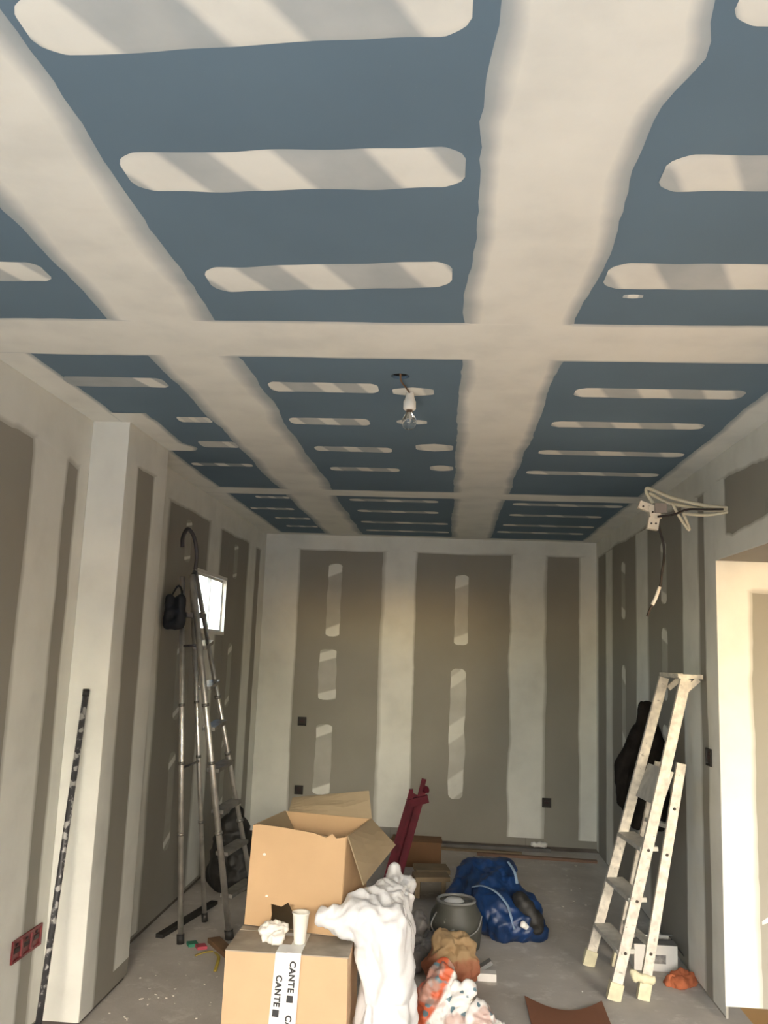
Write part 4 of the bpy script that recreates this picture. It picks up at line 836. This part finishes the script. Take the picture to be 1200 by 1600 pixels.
# --- bare lamp on the ceiling
LM = empty('ceiling_lamp', (-0.165, 3.46, H), 'bare unlit bulb in a white holder hanging from the ceiling', 'lamp')
lathe_obj('holder', [(0, 0), (0.016, 0), (0.018, -0.02), (0.022, -0.034), (0.026, -0.040), (0.026, -0.072), (0.021, -0.076), (0, -0.076)], (-0.166, 3.46, H), M_cup, LM, 20)
bl = lathe_obj('bulb', [(0, -0.078), (0.0135, -0.078), (0.0150, -0.090), (0.023, -0.104), (0.030, -0.122), (0.030, -0.134), (0.024, -0.150), (0.012, -0.158), (0, -0.160)], (-0.166, 3.46, H), M_glass, LM, 24)
lathe_obj('bulb_cap', [(0, -0.070), (0.0130, -0.074), (0.0130, -0.086), (0.011, -0.088), (0, -0.088)], (-0.166, 3.46, H), M_wood, LM, 16)
tube_obj('filament_support', [(-0.166, 3.46, H - 0.088), (-0.163, 3.46, H - 0.125)], 0.003, M_white, bl, 8)
tube_obj('feed_wire', spline([(-0.197, 3.252, H + 0.02), (-0.194, 3.27, H - 0.012), (-0.180, 3.36, H - 0.010), (-0.168, 3.445, H - 0.006)], 6), 0.0035, M_wood, LM, 6)

# --- loose wiring sticking out of the right wall
CB = empty('cable_bundle', (XR, 4.36, 2.45), 'loose cream conduits with connector blocks sticking out of the right wall', 'cable')
def PX(x, z, y): return (x, y, z)
tube_obj('conduit', spline([PX(1.395, 2.455, 4.36), PX(1.30, 2.475, 4.42), PX(1.16, 2.525, 4.50), PX(1.07, 2.575, 4.55), PX(1.045, 2.585, 4.57), PX(1.046, 2.555, 4.57), PX(1.075, 2.505, 4.56)], 8), 0.0095, M_conduit, CB, 8)
tube_obj('conduit', spline([PX(1.395, 2.445, 4.36), PX(1.29, 2.455, 4.42), PX(1.17, 2.492, 4.50), PX(1.12, 2.515, 4.53), PX(1.055, 2.560, 4.56)], 8), 0.0085, M_conduit, CB, 8)
tube_obj('conduit', spline([PX(1.395, 2.435, 4.355), PX(1.30, 2.425, 4.41), PX(1.20, 2.44, 4.47)], 8), 0.0075, M_conduit, CB, 8)
tube_obj('conduit_loop', spline([PX(1.155, 2.500, 4.50), PX(1.185, 2.44, 4.50), PX(1.225, 2.375, 4.50), PX(1.240, 2.362, 4.50), PX(1.236, 2.385, 4.50), PX(1.205, 2.46, 4.49)], 8), 0.008, M_conduit, CB, 8)
tube_obj('wire', spline([PX(1.37, 2.448, 4.36), PX(1.30, 2.452, 4.40), PX(1.22, 2.458, 4.45), PX(1.16, 2.437, 4.49), PX(1.09, 2.430, 4.53)], 8), 0.0055, M_cable, CB, 8)
for c, s, a in (((1.035, 2.485, 4.56), (0.075, 0.035, 0.040), 0.35), ((1.078, 2.455, 4.56), (0.055, 0.045, 0.075), -0.2), ((1.070, 2.395, 4.555), (0.055, 0.040, 0.060), 0.15)):
    bm = bmesh.new(); add_box(bm, (c[0], c[2], c[1]), (s[0], s[1], s[2]), Matrix.Rotation(a, 3, 'Y')); bevel(bm, 0.008, 2); o = bm_link('connector_block', bm, M_block, CB)
    for q in (-0.3, 0.3):
        bm = bmesh.new(); bmesh.ops.create_icosphere(bm, subdivisions=1, radius=0.006, matrix=Matrix.Translation((c[0] + q * s[0] * 0.7, c[2] - s[1] / 2, c[1]))); bm_link('screw', bm, M_bolt, o)
bm = bmesh.new(); add_box(bm, (1.105, 4.535, 2.475), (0.060, 0.03, 0.05)); bevel(bm, 0.008, 2); bm_link('junction_piece', bm, simple('grey_plastic', (0.30, 0.26, 0.23), 0.5), CB)
hang = [PX(1.092, 2.43, 4.55), PX(1.102, 2.37, 4.55), PX(1.122, 2.29, 4.55), PX(1.124, 2.22, 4.55), PX(1.112, 2.14, 4.55), PX(1.104, 2.075, 4.55), PX(1.080, 2.01, 4.55), PX(1.052, 1.955, 4.55), PX(1.036, 1.915, 4.55)]
tube_obj('hanging_cable', spline(hang, 8), 0.0065, M_cable, CB, 8)
tube_obj('white_sleeve', [PX(1.1005, 2.068, 4.55), PX(1.080, 2.01, 4.55), PX(1.062, 1.974, 4.55)], 0.0090, M_white, CB, 8)

# --- dried plaster crumbs nobody could count
bm = bmesh.new(); rnd = random.Random(3)
for i in range(170):
    x = rnd.uniform(-1.5, 1.3); y = rnd.uniform(3.85, 7.6); s = rnd.uniform(0.0025, 0.008) * (1.7 if rnd.random() < 0.07 else 1)
    if rnd.random() < 0.35: x = rnd.uniform(-1.5, -0.95); y = rnd.uniform(4.1, 5.2)
    if any(a - 0.02 < x < b + 0.02 and c - 0.02 < y < d + 0.02 for a, b, c, d in ((-0.8, 0.0, 3.2, 4.0), (-0.15, 0.35, 3.9, 5.6), (0.0, 0.75, 5.4, 6.2), (0.44, 0.84, 4.1, 4.7), (0.8, 1.39, 4.7, 5.5), (-1.3, -1.05, 4.75, 5.75), (-1.65, -1.4, 5.1, 6.0), (-1.6, -1.2, 6.0, 6.5), (-0.4, 0.1, 6.3, 7.6), (-1.4, -1.25, 4.9, 5.35))): continue
    add_box(bm, (x, y, s * 0.35), (s * rnd.uniform(1, 2.2), s * rnd.uniform(0.8, 1.6), s * 0.7), Matrix.Rotation(rnd.uniform(0, 3), 3, 'Z'))
cr = bm_link('plaster_crumbs', bm, M_crumb); prop(cr, 'scattered white plaster crumbs over the concrete floor', 'debris', 'stuff')
